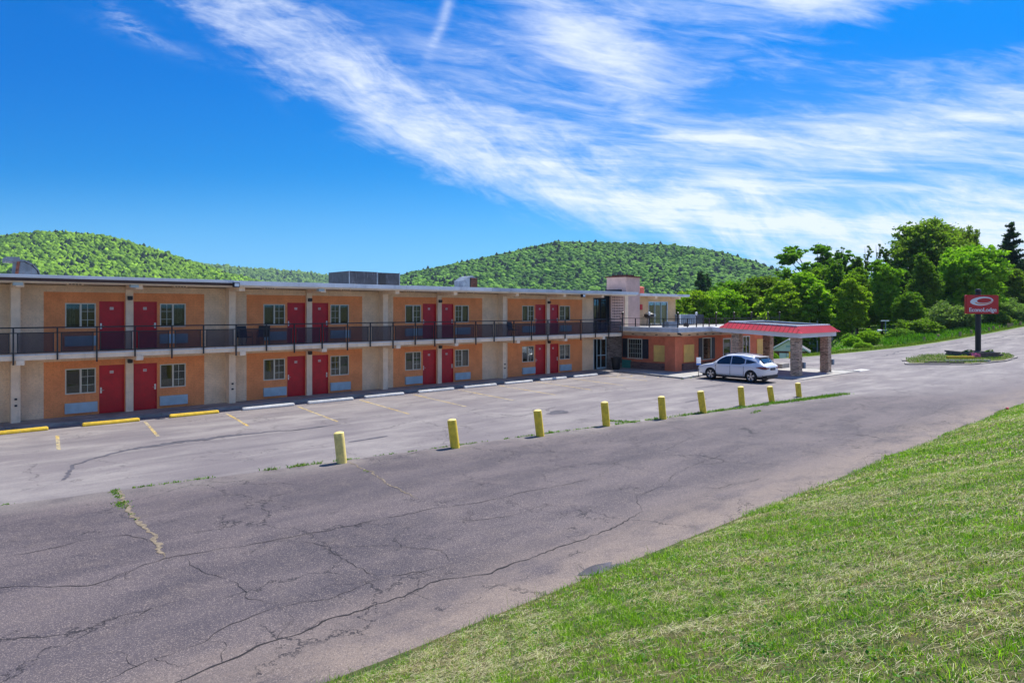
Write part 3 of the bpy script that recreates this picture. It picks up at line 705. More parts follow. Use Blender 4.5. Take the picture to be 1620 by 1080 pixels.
# plywood over two windows
def board(alongx, a, b, z0, z1):
    mb = MB()
    m_ = (a+b)/2; zm = (z0+z1)/2
    for p, q in ((a, m_-.006), (m_+.006, b)):
        for r_, t_ in ((z0, zm-.006), (zm+.006, z1)):
            if alongx: mb.box(p, q, 28.15, 28.198, r_, t_)
            else: mb.box(41.25, 41.298, p, q, r_, t_)
    return mb.build('window_board', 'plywood', lob)
board(False, 28.72, 29.95, .74, 1.93); board(True, 42.45, 43.75, .70, 1.96); board(True, 53.06, 54.4, .75, 2.08)
# front window
wn = MB().box(44.9, 44.97, 28.16, 28.23, .78, 2.42).box(46.06, 46.13, 28.16, 28.23, .78, 2.42).box(44.97, 46.06, 28.16, 28.23, 2.35, 2.42).box(44.85, 46.18, 28.12, 28.23, .74, .80).build('window', 'frame_cream', lob)
MB().box(44.97, 46.06, 28.21, 28.218, .8, 2.35).build('pane', 'glass', wn)
MB().add([(x, y, z) for y in (28.25, 28.9) for x, z in ((44.9, .7), (46.1, .7), (46.1, 2.4), (44.9, 2.4))], [(4, 5, 6, 7), (0, 1, 5, 4), (3, 2, 6, 7), (0, 3, 7, 4), (1, 2, 6, 5)]).build('recess', 'dark_room', wn)
shutter(44.39, 44.88, 28.16, 28.199, .80, 2.40, True); shutter(46.15, 46.6, 28.16, 28.199, .80, 2.40, True)
# entrance door and side window behind the canopy pier
e = MB().box(47.8, 47.88, 28.18, 28.3, 0, 2.3).box(48.92, 49.0, 28.18, 28.3, 0, 2.3).box(47.88, 48.92, 28.18, 28.3, 2.2, 2.3).box(47.88, 48.92, 28.2, 28.26, .0, .15)
e = e.build('entrance_door', 'plate_white', lob); MB().box(47.88, 48.92, 28.22, 28.23, .15, 2.2).build('pane', 'glass_dark', e)
MB().box(47.8, 49.0, 29.4, 29.42, 0, 2.3).build('recess', 'dark_room', e)
wn = MB().box(50.75, 50.82, 28.16, 28.24, .78, 2.4).box(51.83, 51.9, 28.16, 28.24, .78, 2.4).box(50.82, 51.83, 28.16, 28.24, 2.33, 2.4).box(50.7, 51.95, 28.12, 28.24, .72, .80).box(51.3, 51.35, 28.17, 28.23, .8, 2.33)
wn = wn.build('window', 'plate_white', lob); MB().box(50.82, 51.83, 28.21, 28.218, .8, 2.33).build('pane', 'glass_dark', wn)
MB().box(50.75, 51.9, 28.9, 28.92, .78, 2.4).build('recess', 'dark_room', wn)
# terrace slab with deep fascia and sloped soffit (overhang 1 m)
ex, ey = 40.3, 27.2
MB().box(41.3, 55.6, 28.2, 41.3, 2.585, 3.20).build('roof_terrace', 'concrete', lob)
MB().add([(ex, ey, 2.90), (55.6, ey, 2.90), (55.6, 28.199, 2.56), (41.299, 28.199, 2.56), (41.299, 33.0, 2.56), (ex, 33.0, 2.90), (ex, ey, 2.94), (55.6, ey, 2.94), (55.6, 28.199, 2.94), (41.299, 28.199, 2.94), (41.299, 33., 2.94), (ex, 33., 2.94)],
   [(0, 1, 2, 3), (0, 3, 4, 5), (6, 7, 8, 9), (6, 9, 10, 11), (0, 1, 7, 6), (0, 5, 11, 6), (4, 5, 11, 10), (1, 2, 8, 7)]).build('eave_soffit', 'cream_paint', lob)
fa = MB()
for k, (z0, z1, o) in enumerate(((2.94, 3.035, 0), (3.04, 3.13, .03), (3.135, 3.215, .0))):
    fa.box(ex-.0+o, 41.299, ey+o, 28.199, z0, z1) if False else None
    fa.box(ex+o, 55.6, ey+o, ey+.2, z0, z1).box(ex+o, ex+.2, ey+.2, 33.0, z0, z1)
fa.build('fascia', 'grey_fascia', lob)
MB().box(ex-.02, 55.6, ey-.02, ey+.25, 3.215, 3.265).box(ex-.02, ex+.25, ey+.25, 33.02, 3.215, 3.265).build('coping', 'white_metal', lob)
MB().box(ex+.25, 41.299, ey+.25, 33.0, 2.945, 3.21).box(41.299, 55.6, ey+.25, 28.199, 2.945, 3.21).build('terrace_edge', 'concrete', lob)
for k in range(5): MB().tube([(ex+.45, 28.3+k*1.05, 2.72), (ex+.45, 28.3+k*1.05, 2.68)], .09, 8).build('downlight', 'black_iron', lob)
for k in range(6): MB().tube([(41.3+k*1.05, ey+.45, 2.74), (41.3+k*1.05, ey+.45, 2.69)], .09, 8).build('downlight', 'black_iron', lob)
f = MB().box(40.18, 40.34, 27.0, 27.2, 2.78, 2.9).build('floodlight', 'black_iron', lob)
# breeze-block screen
mb = MB(); sx0, sx1, sz0, sz1, sy = 39.42, 40.98, 2.62, 5.58, 32.42
nx, nz = 7, 14; holes = []
for i in range(nx):
    for j in range(nz):
        cx = sx0+.12+(i+.5)*(sx1-sx0-.24)/nx; cz = sz0+.05+(j+.5)*(sz1-sz0-.1)/nz
        holes.append((cx, cz))
cw, ch = (sx1-sx0-.24)/nx, (sz1-sz0-.1)/nz
mb.box(sx0, sx0+.12, sy, sy+.15, sz0, sz1).box(sx1-.12, sx1, sy, sy+.15, sz0, sz1).box(sx0+.12, sx1-.12, sy, sy+.15, sz0, sz0+.05).box(sx0+.12, sx1-.12, sy, sy+.15, sz1-.05, sz1)
for cx, cz in holes:      # each block: a square with a diamond opening
    q = [(cx-cw/2, cz-ch/2), (cx+cw/2, cz-ch/2), (cx+cw/2, cz+ch/2), (cx-cw/2, cz+ch/2)]
    r_ = .40; dmd = [(cx, cz-ch*r_), (cx+cw*r_, cz), (cx, cz+ch*r_), (cx-cw*r_, cz)]
    vs = [(x, y, z) for y in (sy+.01, sy+.03) for x, z in q+dmd]
    fs = []
    for k in range(4):
        fs += [(k, (k+1) % 4, 4+k), ((k+1) % 4, 4+(k+1) % 4, 4+k), (8+k, 8+(k+1) % 4, 12+k), (8+(k+1) % 4, 12+(k+1) % 4, 12+k), (4+k, 4+(k+1) % 4, 12+(k+1) % 4, 12+k)]
    mb.add(vs, fs)
mb.build('breeze_block_screen', 'pink_brick', lob)
MB().box(sx0, sx1, sy+.9, sy+.95, 3.3, 5.55).build('screen_backing', 'shutter_dark', lob)
MB().box(41.0, 41.38, 32.38, 32.6, 3.2, 5.58).build('downpipe_chase', 'cream_paint', lob)
# chimney
ch_ = MB().box(41.4, 43.1, 32.6, 34.5, 2.9, 7.0).build('chimney', 'pink_brick', lob)
mb = MB().box(41.3, 43.2, 32.5, 34.6, 7.0, 7.09).box(41.7, 42.8, 32.9, 34.2, 7.09, 7.2); mb.build('cap', 'rust', ch_)
MB().box(41.36, 41.399, 33.0, 34.5, 5.86, 6.06).build('flashing', 'black_iron', ch_)
# penthouse on the terrace
pen = wall_cells(MB(), 42.6, 51.0, 3.2, 5.62, 34.7, 34.9, [(47.05, 49.8, 3.25, 5.2)]); pen.build('penthouse_wall', 'peach_wall', lob)
MB().box(50.8, 51.0, 34.9, 41, 3.2, 5.62).box(42.6, 50.8, 40.8, 41, 3.2, 5.62).box(42.6, 42.8, 34.9, 40.8, 3.2, 5.62).build('penthouse_wall', 'peach_wall', lob)
MB().box(43.15, 51.6, 33.7, 41.6, 5.62, 5.80).build('penthouse_roof', 'white_metal', lob)
MB().box(43.15, 51.63, 33.66, 33.70, 5.64, 5.83).build('penthouse_fascia', 'grey_fascia', lob)
MB().box(46.9, 47.2, 33.9, 34.7, 5.42, 5.62).box(50.3, 50.6, 33.9, 34.7, 5.42, 5.62).build('roof_beam', 'cream_paint', lob)
dr = MB().box(47.05, 49.8, 34.68, 34.76, 5.12, 5.2).box(47.05, 47.12, 34.68, 34.76, 3.25, 5.12).box(49.7, 49.8, 34.68, 34.76, 3.25, 5.12).box(47.92, 47.98, 34.68, 34.76, 3.25, 5.12).box(48.82, 48.88, 34.68, 34.76, 3.25, 5.12)
dr = dr.build('sliding_door', 'steel', lob); MB().box(47.12, 49.7, 34.73, 34.738, 3.25, 5.12).build('pane', 'glass', dr)
cm = curtain_mesh(.9, 2.6, 1.9, 4); link('curtain', cm, dr, Vector((47.1, 34.75, 3.22))-ORG[lob.name])
MB().box(47.05, 49.8, 35.9, 35.95, 3.2, 5.2).build('recess', 'dark_room', dr)
MB().box(45.85, 46.15, 34.62, 34.7, 4.5, 4.95).build('shutter_box', 'red_door', lob)
MB().tube([(50.2, 38, 5.8), (50.2, 38, 6.5)], .42, 14).tube([(50.2, 38, 6.5), (50.2, 38, 6.62)], [.48, .2], 14).build('roof_vent', 'red_brick_vent', lob, smooth=True)
# terrace railing with lantern posts
tr = MB()
zt = 3.27
for z in (3.42, 3.86): tr.box(ex+.10, ex+.13, ey+.12, 32.4, z, z+.035).box(ex+.10, 55.3, ey+.10, ey+.13, z, z+.035)
tr = tr.build('terrace_railing', 'black_iron', lob)
def rail_post(x, y, lamp):
    p = MB().box(x-.03, x+.03, y-.03, y+.03, zt-.01, 4.0 if lamp else 3.9)
    if lamp: p.tube([(x, y, 4.0), (x, y, 4.04), (x, y, 4.10)], [.04, .09, .03], 6)
    o = p.build('railing_post', 'black_iron', tr)
    if lamp: MB().tube([(x, y, 4.10), (x, y, 4.30), (x, y, 4.36)], [.06, .10, .02], 6).build('lantern', 'lamp_glass' if lamp == 2 else 'black_iron', tr)
for y, l in ((32.13, 1), (30.96, 0), (29.72, 2), (28.47, 0)): rail_post(ex+.115, y, l)
rail_post(ex+.115, ey+.115, 1)
for x, l in ((41.6, 0), (42.73, 2), (43.6, 0), (44.4, 0), (45.35, 1), (46.6, 0), (47.9, 1), (50.56, 1), (53.24, 1), (55.25, 1)): rail_post(x, ey+.115, l)
for k in range(62): x = ex+.35+k*.24; MB().box(x, x+.016, ey+.107, ey+.123, 3.455, 3.86).build('baluster', 'black_iron', tr)
# back railing of the terrace
bl = MB().box(50.9, 55.3, 40.9, 40.94, 4.05, 4.09)
for k in range(12): bl.box(51+k*.38, 51.02+k*.38, 40.91, 40.93, 3.2, 4.05)
bl.build('back_railing', 'black_iron', lob)

# ---------------------------------------------------------------- entrance canopy
can = thing('entrance_canopy', (47.4, 23.5, 0), 'red metal edged entrance canopy on four stone pillars', 'canopy')
def cz(y): return .046*(y-20.4)          # the roof falls slightly towards the lot
x0, x1, y0, y1 = 44.3, 50.5, 20.4, 26.5
i_ = .55
o4 = [(x0, y0), (x1, y0), (x1, y1), (x0, y1)]; n4 = [(x0+i_, y0+i_), (x1-i_, y0+i_), (x1-i_, y1-i_), (x0+i_, y1-i_)]
mb = MB(); mb.add([(x, y, 2.94+cz(y)) for x, y in o4]+[(x, y, 3.38+cz(y)) for x, y in n4], [(0, 1, 5, 4), (1, 2, 6, 5), (2, 3, 7, 6), (3, 0, 4, 7), (0, 1, 2, 3)])
mans = mb.build('red_skirt', 'red_metal', can)
rb = MB()
def rib(p, q): rb.tube([p, q], .026, 4, cap=False)
n = 19
for k in range(1, n):
    y = y0+(y1-y0)*k/n; f_ = max(0, (y0+i_-y)/i_, (y-y1+i_)/i_)
    rib((x0-.005, y, 2.94+cz(y)), (x0+i_*(1-f_)-.005, y, 2.94+.44*(1-f_)+cz(y)+.01)); rib((x1+.005, y, 2.94+cz(y)), (x1-i_*(1-f_)+.005, y, 2.94+.44*(1-f_)+cz(y)+.01))
n = 20
for k in range(1, n):
    x = x0+(x1-x0)*k/n; f_ = min(1, min(x-x0, x1-x)/i_); rib((x, y0-.005, 2.945), (x, y0+i_*f_-.005, 2.945+.44*f_+cz(y0+i_*f_)))
rb.build('standing_seams', 'seam_red', can)
cap = MB(); 
def rim(xa, xb, ya, yb, za, zb):
    cap.add([(xa, ya, za+cz(ya)), (xb, ya, za+cz(ya)), (xb, yb, za+cz(yb)), (xa, yb, za+cz(yb)), (xa, ya, zb+cz(ya)), (xb, ya, zb+cz(ya)), (xb, yb, zb+cz(yb)), (xa, yb, zb+cz(yb))],
        [(0, 1, 2, 3), (4, 5, 6, 7), (0, 1, 5, 4), (1, 2, 6, 5), (2, 3, 7, 6), (3, 0, 4, 7)])
rim(x0+i_-.03, x0+i_+.12, y0+i_-.03, y1-i_+.03, 3.36, 3.43); rim(x1-i_-.12, x1-i_+.03, y0+i_-.03, y1-i_+.03, 3.36, 3.43); rim(x0+i_+.12, x1-i_-.12, y1-i_-.12, y1-i_+.03, 3.36, 3.43); rim(x0+i_+.12, x1-i_-.12, y0+i_-.03, y0+i_+.12, 3.36, 3.43)
cap.build('parapet_cap', 'white_metal', can); cap = MB(); rim(x0+i_+.12, x1-i_-.12, y0+i_+.12, y1-i_-.12, 3.22, 3.30); cap.build('roof', 'dark_metal', can)
cap = MB(); rim(x0+.22, x0+.42, y0+.22, 27.19, 2.62, 2.935); rim(x1-.42, x1-.22, y0+.22, 27.19, 2.62, 2.935); rim(x0+.42, x1-.42, y1, 27.19, 2.8, 2.935); rim(x0+.42, x1-.42, y0+.22, y0+.42, 2.62, 2.935); rim(x0+.42, x1-.42, y1-.3, y1-.1, 2.62, 2.93); cap.build('beam', 'white_paint', can)
for x, y in ((45.15, 21.15), (49.75, 21.15), (45.15, 25.5), (49.75, 25.5)):
    mb = MB(); r = random.Random(int(x*10+y)); z = 0; top = 2.93+cz(y)-.31
    mb.box(x-.27, x+.27, y-.27, y+.27, 0, top-.0)
    while z < top-.1:       # stones standing proud of the core, course by course
        h = r.choice((.09, .13, .17)); h = min(h, top-z)
        for fx, fy in ((1, 0), (-1, 0), (0, 1), (0, -1)):
            a = -.27
            while a < .25:
                l = r.uniform(.16, .38); b = min(a+l, .285); p = .275+r.uniform(.003, .03)
                if fx: mb.box(x+fx*.27-(0 if fx > 0 else p-.27), x+fx*.27+(p-.27 if fx > 0 else 0), y+a+.006, y+b-.006, z+.006, z+h-.006)
                else: mb.box(x+a+.006, x+b-.006, y+fy*.27-(0 if fy > 0 else p-.27), y+fy*.27+(p-.27 if fy > 0 else 0), z+.006, z+h-.006)
                a = b+.001
        z += h
    mb.build('pillar', 'stone', can)
for x, y in ((45.50, 20.95), (50.08, 20.95)): MB().box(x-.02, x+.2, y-.2, y+.1, .55, .95).build('outlet_box', 'galvanised', can)
structure(MB().box(43.2, 51.8, 19.75, 27.9, -.1, .05), 'canopy_slab', 'concrete')
structure(MB().box(51.8, 51.95, 19.6, 28.1, -.05, .10).box(52.1, 54.2, 19.75, 20.4, -.05, .03), 'kerb_light', 'kerb_white')

# ---------------------------------------------------------------- markings, cracks, patches
mk_ = MB()
def strip(mb, pts, wd, z=ZR+.004):
    n = len(pts); vs = []
    for i, p in enumerate(pts):
        q0 = Vector(pts[max(i-1, 0)]); q1 = Vector(pts[min(i+1, n-1)]); t = (q1-q0).normalized(); nn = Vector((-t.y, t.x)); w = wd[i] if hasattr(wd, '__len__') else wd
        vs += [(p[0]-nn.x*w, p[1]-nn.y*w, z), (p[0]+nn.x*w, p[1]+nn.y*w, z)]
    mb.add(vs, [(2*i, 2*i+1, 2*i+3, 2*i+2) for i in range(n-1)])
for x, y0_, y1_ in ((1.3, 30.0, 26.3), (4.4, 29.0, 26.0), (7.55, 30.2, 26.4), (10.75, 30.2, 26.4), (14.0, 30.2, 25.0), (17.3, 30.3, 24.8), (20.5, 30.3, 24.9), (23.6, 30.4, 25.0), (26.7, 30.5, 25.1), (29.8, 30.5, 25.3), (32.9, 30.6, 25.6), (36.0, 30.6, 26.2)):
    a = (x, y0_); b = (x-.14*(y0_-y1_), y1_); strip(mk_, [a, b], .055, ZR)
for k in range(5): strip(mk_, [(36.6+k*.35, 29.6-k*.9), (37.3+k*.2, 29.9-k*.9)], .05, ZR)
structure(mk_, 'parking_lines', 'worn_line')
def jag(pts, step=.09, amp=.05, seed=0):
    r = random.Random(seed); out = [Vector(pts[0])]
    for a, b in zip(pts[:-1], pts[1:]):
        a, b = Vector(a), Vector(b); n = max(2, int((b-a).length/step)); t = (b-a).normalized(); nn = Vector((-t.y, t.x)); o = 0
        for i in range(1, n+1):
            o = o*.7+r.uniform(-amp, amp)*.6; f = i/n; out.append(a+(b-a)*f+nn*o*(1 if i < n else .3))
    return out
CR = dict(a=[(1.45, 15.31), (2.22, 15.36), (2.97, 15.45), (3.51, 15.16), (3.73, 14.46)],
 b=[(-.5, 14.9), (1.31, 13.74), (1.77, 13.39), (2.47, 12.86), (2.99, 13.11), (3.63, 13.33), (4.05, 13.25), (4.8, 13.1), (5.73, 12.94), (6.88, 12.79), (8.32, 12.64), (9.28, 12.55), (10.18, 12.28), (11.94, 12.19), (14., 12.0)],
 e=[(2.0, 8.3), (2.55, 8.81), (3.11, 8.91), (3.99, 9.01), (4.7, 9.13), (5.1, 9.1), (5.94, 9.03), (6.79, 9.18), (7.47, 8.85), (8.73, 8.91), (9.6, 8.93), (10.77, 8.97), (12.4, 9.3)],
 e2=[(.2, 11.9), (1.1, 11.59), (1.49, 11.28), (1.98, 11.09), (2.49, 11.28), (3.6, 11.2)],
 f=[(1.6, 9.4), (2.18, 9.55), (2.62, 9.56), (3.22, 9.71), (3.93, 9.97), (4.6, 9.94), (5.14, 9.76), (6.2, 9.9), (7.4, 9.6)],
 g=[(5.18, 13.14), (5.9, 12.48), (6.15, 11.93), (6.01, 11.17), (6.07, 10.5), (6.01, 9.88)],
 g2=[(3.9, 13.2), (3.95, 12.2), (4.2, 11.4), (4.1, 10.6), (4.5, 9.95)], g3=[(6.1, 11.9), (7.0, 11.3), (7.6, 10.3), (7.4, 9.6)],
 h=[(22.3, 16.62), (22.03, 14.54), (21.18, 13.58), (20.94, 11.51), (21.03, 10.46)], h2=[(21.2, 13.6), (18.5, 12.9), (16.2, 12.9), (14., 12.)],
 k=[(12.4, 9.3), (13.2, 10.1), (14.6, 10.3), (16.0, 10.9), (19., 11.3), (21., 11.5)], k2=[(14.6, 10.3), (15.4, 9.2), (17.4, 9.0)], k3=[(8.75, 11.83), (9.4, 11.2), (10.2, 11.0), (11.3, 11.2)],
 l=[(26., 13.), (30., 12.2), (34., 12.6), (40., 12.2)], l2=[(28., 10.), (33., 9.6), (38., 10.1)], l3=[(14., 22.), (17.5, 20.9), (21., 20.4), (25., 20.8)], l4=[(24., 19.9), (28., 20.6), (31., 20.2)])
cm_ = MB(); r = random.Random(5)
for i, (k, p) in enumerate(CR.items()):
    pts = jag(p, .10, .07, i); n = len(pts); big = {'b': .0075, 'e': .011, 'a': .006}.get(k, .0045)
    wd = [big*(.45+1.1*abs(math.sin(j*.21+i)))*r.uniform(.5, 1.4)*min(1, (j+1)/6, (n-j)/6) for j in range(n)]; strip(cm_, pts, wd, ZR+.001+i*.0001)
    if k in 'bef' or r.random() < .7:      # side branches
        for _ in range(int(n/22)+1):
            j = r.randrange(n); a = r.uniform(0, 6.28); q = pts[j]; L = r.uniform(.4, 1.6); bp = [tuple(q), (q[0]+L*.5*math.cos(a), q[1]+L*.5*math.sin(a)), (q[0]+L*math.cos(a+.5), q[1]+L*math.sin(a+.5))]
            bp = jag(bp, .08, .06, j); strip(cm_, bp, [.004*r.uniform(.5, 1.4)*(1-t/len(bp)) for t in range(len(bp))], ZR+.001+i*.0001)
structure(cm_, 'road_cracks', 'crack')
cs = MB()
for i, p in enumerate(([(4.12, 19.31), (3.99, 17.23), (3.88, 15.25), (3.64, 13.37)], [(9.99, 18.28), (9.84, 16.52), (9.42, 14.89), (9.24, 13.5)], [(21.3, 18.0), (22.0, 16.8)])):
    pts = jag(p, .08, .08, 20+i); strip(cs, pts, [(.045 if i == 0 else .018)*r.uniform(.4, 1.5)*min(1, (len(pts)-j)/8) for j in range(len(pts))], ZR+.004)
structure(cs, 'crack_filling', 'crack_soil')
def blobpoly(cx, cy, rx, ry, seed, n=26, rot=0):
    r = random.Random(seed); ph = [r.uniform(0, 6.28) for _ in range(5)]; out = []
    for i in range(n):
        a = 2*math.pi*i/n; q = 1+sum(.16/(k+1)*math.sin((k+2)*a+ph[k])*1.6 for k in range(5))
        x, y = rx*q*math.cos(a), ry*q*math.sin(a); out.append((cx+x*math.cos(rot)-y*math.sin(rot), cy+x*math.sin(rot)+y*math.cos(rot)))
    return out
pt = MB(); zz = ZR+.002
for i, (cx, cy, rx, ry) in enumerate(((21.6, 20.75, .75, .33), (12.3, 20.9, .7, .12), (12.0, 24.35, .9, .10), (29.5, 18.9, .7, .12), (35.5, 21.8, 1.2, .12), (9.1, 7.72, .5, .16))):
    q = blobpoly(cx, cy, rx, ry, i); pt.add([(a, b, zz) for a, b in q], [tuple(range(len(q)))])
wp = jag([(3.36, 21.28), (3.9, 23.2), (5.44, 24.45), (7.17, 24.76), (8.86, 24.79), (10.39, 24.59), (11.35, 24.26)], .12, .1, 9)
strip(pt, wp, [.05+.20*math.exp(-((j/len(wp)-.62)/.2)**2)*r.uniform(.5, 1.3) for j in range(len(wp))], zz)
for i, (p, wbig) in enumerate((([(86, 26.), (97, 25.6), (108, 24.2), (118, 22.6)], .12), ([(120, 22.9), (132, 21.5), (150, 20)], .16), ([(92, 24.), (104, 22.5), (112, 20.4)], .10), ([(70, 24.5), (80, 26.), (90, 25.5)], .06))):
    q = jag(p, .5, .3, 40+i); vs = []
    wd = [wbig*r.uniform(.3, 1.4) for _ in q]; b = len(pt.v); strip(pt, q, wd, 0)
    for j in range(b, len(pt.v)): x_, y_, _ = pt.v[j]; pt.v[j] = (x_, y_, float(height(x_, y_))+.02)
structure(pt, 'worn_patches', 'patch_dark')

# ---------------------------------------------------------------- wheel stops and bollards
ORD = ['first', 'second', 'third', 'fourth', 'fifth', 'sixth', 'seventh', 'eighth', 'ninth', 'tenth', 'eleventh', 'twelfth', 'thirteenth', 'fourteenth']
stops = [(2.45, 4.35), (5.45, 7.43), (8.57, 10.55), (11.58, 14.0), (14.69, 17.08), (17.75, 20.1), (21.03, 23.43), (24.2, 26.62), (27.3, 29.6), (30.32, 32.7), (33.44, 35.8)]
for i, (a, b) in enumerate(stops):
    r = random.Random(i); yc = 30.55+.03*i*.5; L = b-a
    mb = MB(); prof = [(-.09, .0), (.09, 0), (.085, .06), (.05, .13), (-.05, .13), (-.085, .06)]; xs = [0, .05, L*.33, L*.66, L-.05, L]; n = len(prof)
    vs = []
    for k, x in enumerate(xs):
        f_ = .86 if k in (0, len(xs)-1) else 1
        vs += [(x, p*f_+r.uniform(-.004, .004), q*f_+(r.uniform(-.004, .004) if q else 0)) for p, q in prof]
    mb.add(vs, [(k*n+j, k*n+(j+1) % n, (k+1)*n+(j+1) % n, (k+1)*n+j) for k in range(len(xs)-1) for j in range(n)]+[tuple(range(n)), tuple((len(xs)-1)*n+j for j in reversed(range(n)))])
    me = mb.mesh('wheel_stop', 'yellow_paint' if i < 3 else 'stop_white', bevel=.012)
    o = link('wheel_stop', me, None, (a, yc, ZR+.003)); o.rotation_euler[2] = R(r.uniform(-1.2, .6))
    lab = f'yellow painted concrete wheel stop, {ORD[i]} from the left' if i < 3 else f'weathered white concrete wheel stop, {ORD[i-3]} of the white ones from the left'
    tag(o, lab, 'wheel stop', 'wheel stops in front of the motel rooms')
bol = [(9.8, 18.2, .90, -6), (13.6, 17.7, .93, -7), (17.1, 17.3, .93, -6.5), (20.5, 17.1, .93, -5), (23.5, 16.6, .93, -4.5), (26.2, 16.4, .96, -8), (29.5, 16.4, .90, -5), (31.8, 16.1, .77, -9), (34.7, 16.1, .72, -6)]
for i, (x, y, h, tl) in enumerate(bol):
    t = thing('bollard', (x, y, 0), ('whitish worn yellow steel bollard, first and nearest in the bollard row' if i == 0 else f'yellow steel bollard, {ORD[i]} from the left end of the row'+(', leaning most' if i == 7 else '')), 'bollard', 'row of yellow bollards between lot and drive')
    rd = .150-.0015*i
    zs = [-.1, 0, .12, .3, .5, .7, h-.05, h-.012]
    b = MB().tube([(x, y, z) for z in zs], [rd]*6+[rd, rd*.97], 20); link('post', b.mesh('post', 'bollard_white' if i == 0 else 'bollard_yellow', True, (x, y, 0)), t)
    c = MB().tube([(x, y, h-.012), (x, y, h+.01), (x, y, h+.025)], [rd*.97, rd*.82, rd*.45], 20); link('concrete_cap', c.mesh('concrete_cap', 'bollard_white', True, (x, y, 0)), t)
    # the lean is towards the left along the row
    t.rotation_euler = (R(tl*.67), R(tl*.74), 0)

# ---------------------------------------------------------------- rooftop equipment
t = thing('rooftop_air_handler', (22.2, 37, 5.86), 'large dark rooftop air handling unit with flaking paint', 'rooftop unit')
MB().box(20.4, 22.3, 37.0, 39.6, 5.86, 6.84).build('casing', 'dark_metal', t); MB().box(22.32, 23.97, 37.0, 39.2, 5.86, 6.82).build('casing', 'dark_metal', t)
[MB().box(q_, q_+.06, 36.97, 37.0, 5.9, 6.85).build('corner_trim', 'galvanised', t) for q_ in (22.3, 20.38, 23.93)]
MB().box(22.5, 22.95, 36.98, 37.0, 5.95, 6.75).build('louvre', 'black_iron', t)
t = thing('roof_hood', (28.9, 36, 5.86), 'small rusty louvred hood vent on the middle of the roof', 'roof vent')
MB().prism([(28.35, 5.86), (29.55, 5.86), (29.55, 6.62), (29.15, 6.8), (28.8, 6.72), (28.35, 6.45)], lambda a, b: (a, 36.0, b), lambda a, b: (a, 37.0, b)).build('hood', 'galvanised', t)
l_ = MB()
for k in range(6): l_.box(28.95, 29.5, 35.95, 36.0, 5.92+k*.13, 5.99+k*.13)
l_.build('louvres', 'rust', t); MB().box(28.9, 29.56, 35.985, 36.0-.001, 5.88, 6.66).build('louvre_opening', 'dark_room', t)
t = thing('roof_duct', (4.2, 37, 5.86), 'curved rusty sheet-metal duct hood at left end of roof', 'roof duct')
pr = [(4.0, 5.8), (4.10, 6.62), (4.35, 6.62), (4.62, 6.48), (4.82, 6.26), (4.9, 6.02), (4.92, 5.8)]
MB().prism(pr, lambda a, b: (a, 36.9, b), lambda a, b: (a, 38.2, b)).build('duct_body', 'duct_metal', t)
cv_ = MB().box(3.72, 4.2, 36.8, 38.3, 6.62, 6.82); tp = [(4.1, 6.70), (4.38, 6.68), (4.66, 6.53), (4.87, 6.29), (4.96, 6.03)]
for p, q in zip(tp[:-1], tp[1:]): cv_.prism([(p[0], p[1]-.04), (q[0]-.02, q[1]-.04), (q[0]+.02, q[1]+.02), (p[0], p[1]+.03)], lambda a, b: (a, 36.84, b), lambda a, b: (a, 38.3, b))
cv_.build('hood', 'duct_metal', t); MB().prism([(3.99, 5.8), (4.10, 6.62), (4.22, 6.62), (4.12, 5.8)], lambda a, b: (a, 36.88, b), lambda a, b: (a, 36.9, b)).build('rust_edge', 'rust', t)

# ---------------------------------------------------------------- things on the terrace and balcony
def planar_chair(x, y, z, rot, label, group):
    t = thing('patio_chair', (x, y, z), label, 'chair', group); m = []
    def part(mb, nm, mt): link(nm, mb.mesh(nm, mt), t)
    part(MB().box(-.24, .24, -.24, .22, .38, .42), 'seat', 'black_plastic')
    part(MB().add([(-.24, .2, .42), (.24, .2, .42), (.24, .34, .92), (-.24, .34, .92), (-.24, .23, .42), (.24, .23, .42), (.24, .37, .92), (-.24, .37, .92)], [(0, 1, 2, 3), (4, 5, 6, 7), (0, 1, 5, 4), (2, 3, 7, 6), (0, 3, 7, 4), (1, 2, 6, 5)]), 'backrest', 'black_plastic')
    for sx in (-1, 1):
        part(MB().tube([(sx*.26, -.26, 0), (sx*.26, -.24, .62), (sx*.26, .26, .64)], .016, 6), 'front_leg', 'black_plastic')
        part(MB().tube([(sx*.25, .34, 0), (sx*.25, .22, .42), (sx*.25, .35, .92)], .016, 6), 'rear_leg', 'black_plastic')
    t.rotation_euler[2] = rot
g_ = 'black chairs on the upper balcony'
planar_chair(12.35, 32.35, 2.815, R(8), 'black patio chair on the balcony beside the second pier', g_)
planar_chair(13.3, 32.45, 2.815, R(-30), 'black patio chair left of an upstairs window', g_)
planar_chair(29.6, 32.4, 2.815, R(12), 'black patio chair on the far end of the balcony', g_)
t = thing('barbecue_grill', (45.4, 33.4, 3.2), 'black covered kettle barbecue on the roof terrace', 'grill')
MB().tube([(45.4, 33.4, 3.85), (45.4, 33.4, 3.95), (45.4, 33.4, 4.15), (45.4, 33.4, 4.28)], [.28, .42, .42, .2], 14).build('lid', 'black_plastic', t, smooth=True)
MB().box(44.8, 45.1, 33.2, 33.6, 3.92, 3.96).build('side_shelf', 'black_plastic', t)
for dx, dy in ((-.25, -.2), (.25, -.2), (0, .25)): MB().tube([(45.4+dx, 33.4+dy, 3.2), (45.4+dx*.6, 33.4+dy*.6, 3.86)], .02, 6).build('leg', 'black_iron', t)
MB().tube([(45.55, 32.97, 4.06), (45.55, 32.94, 4.06)], .12, 10).build('gauge', 'steel', t)
solo(MB().box(41.6, 42.9, 28.9, 29.5, 3.2, 3.55).box(41.65, 42.85, 28.95, 29.45, 3.55, 3.64), 'storage_box', 'galvanised', 'low grey storage box at the terrace edge', 'box', bevel=.03)
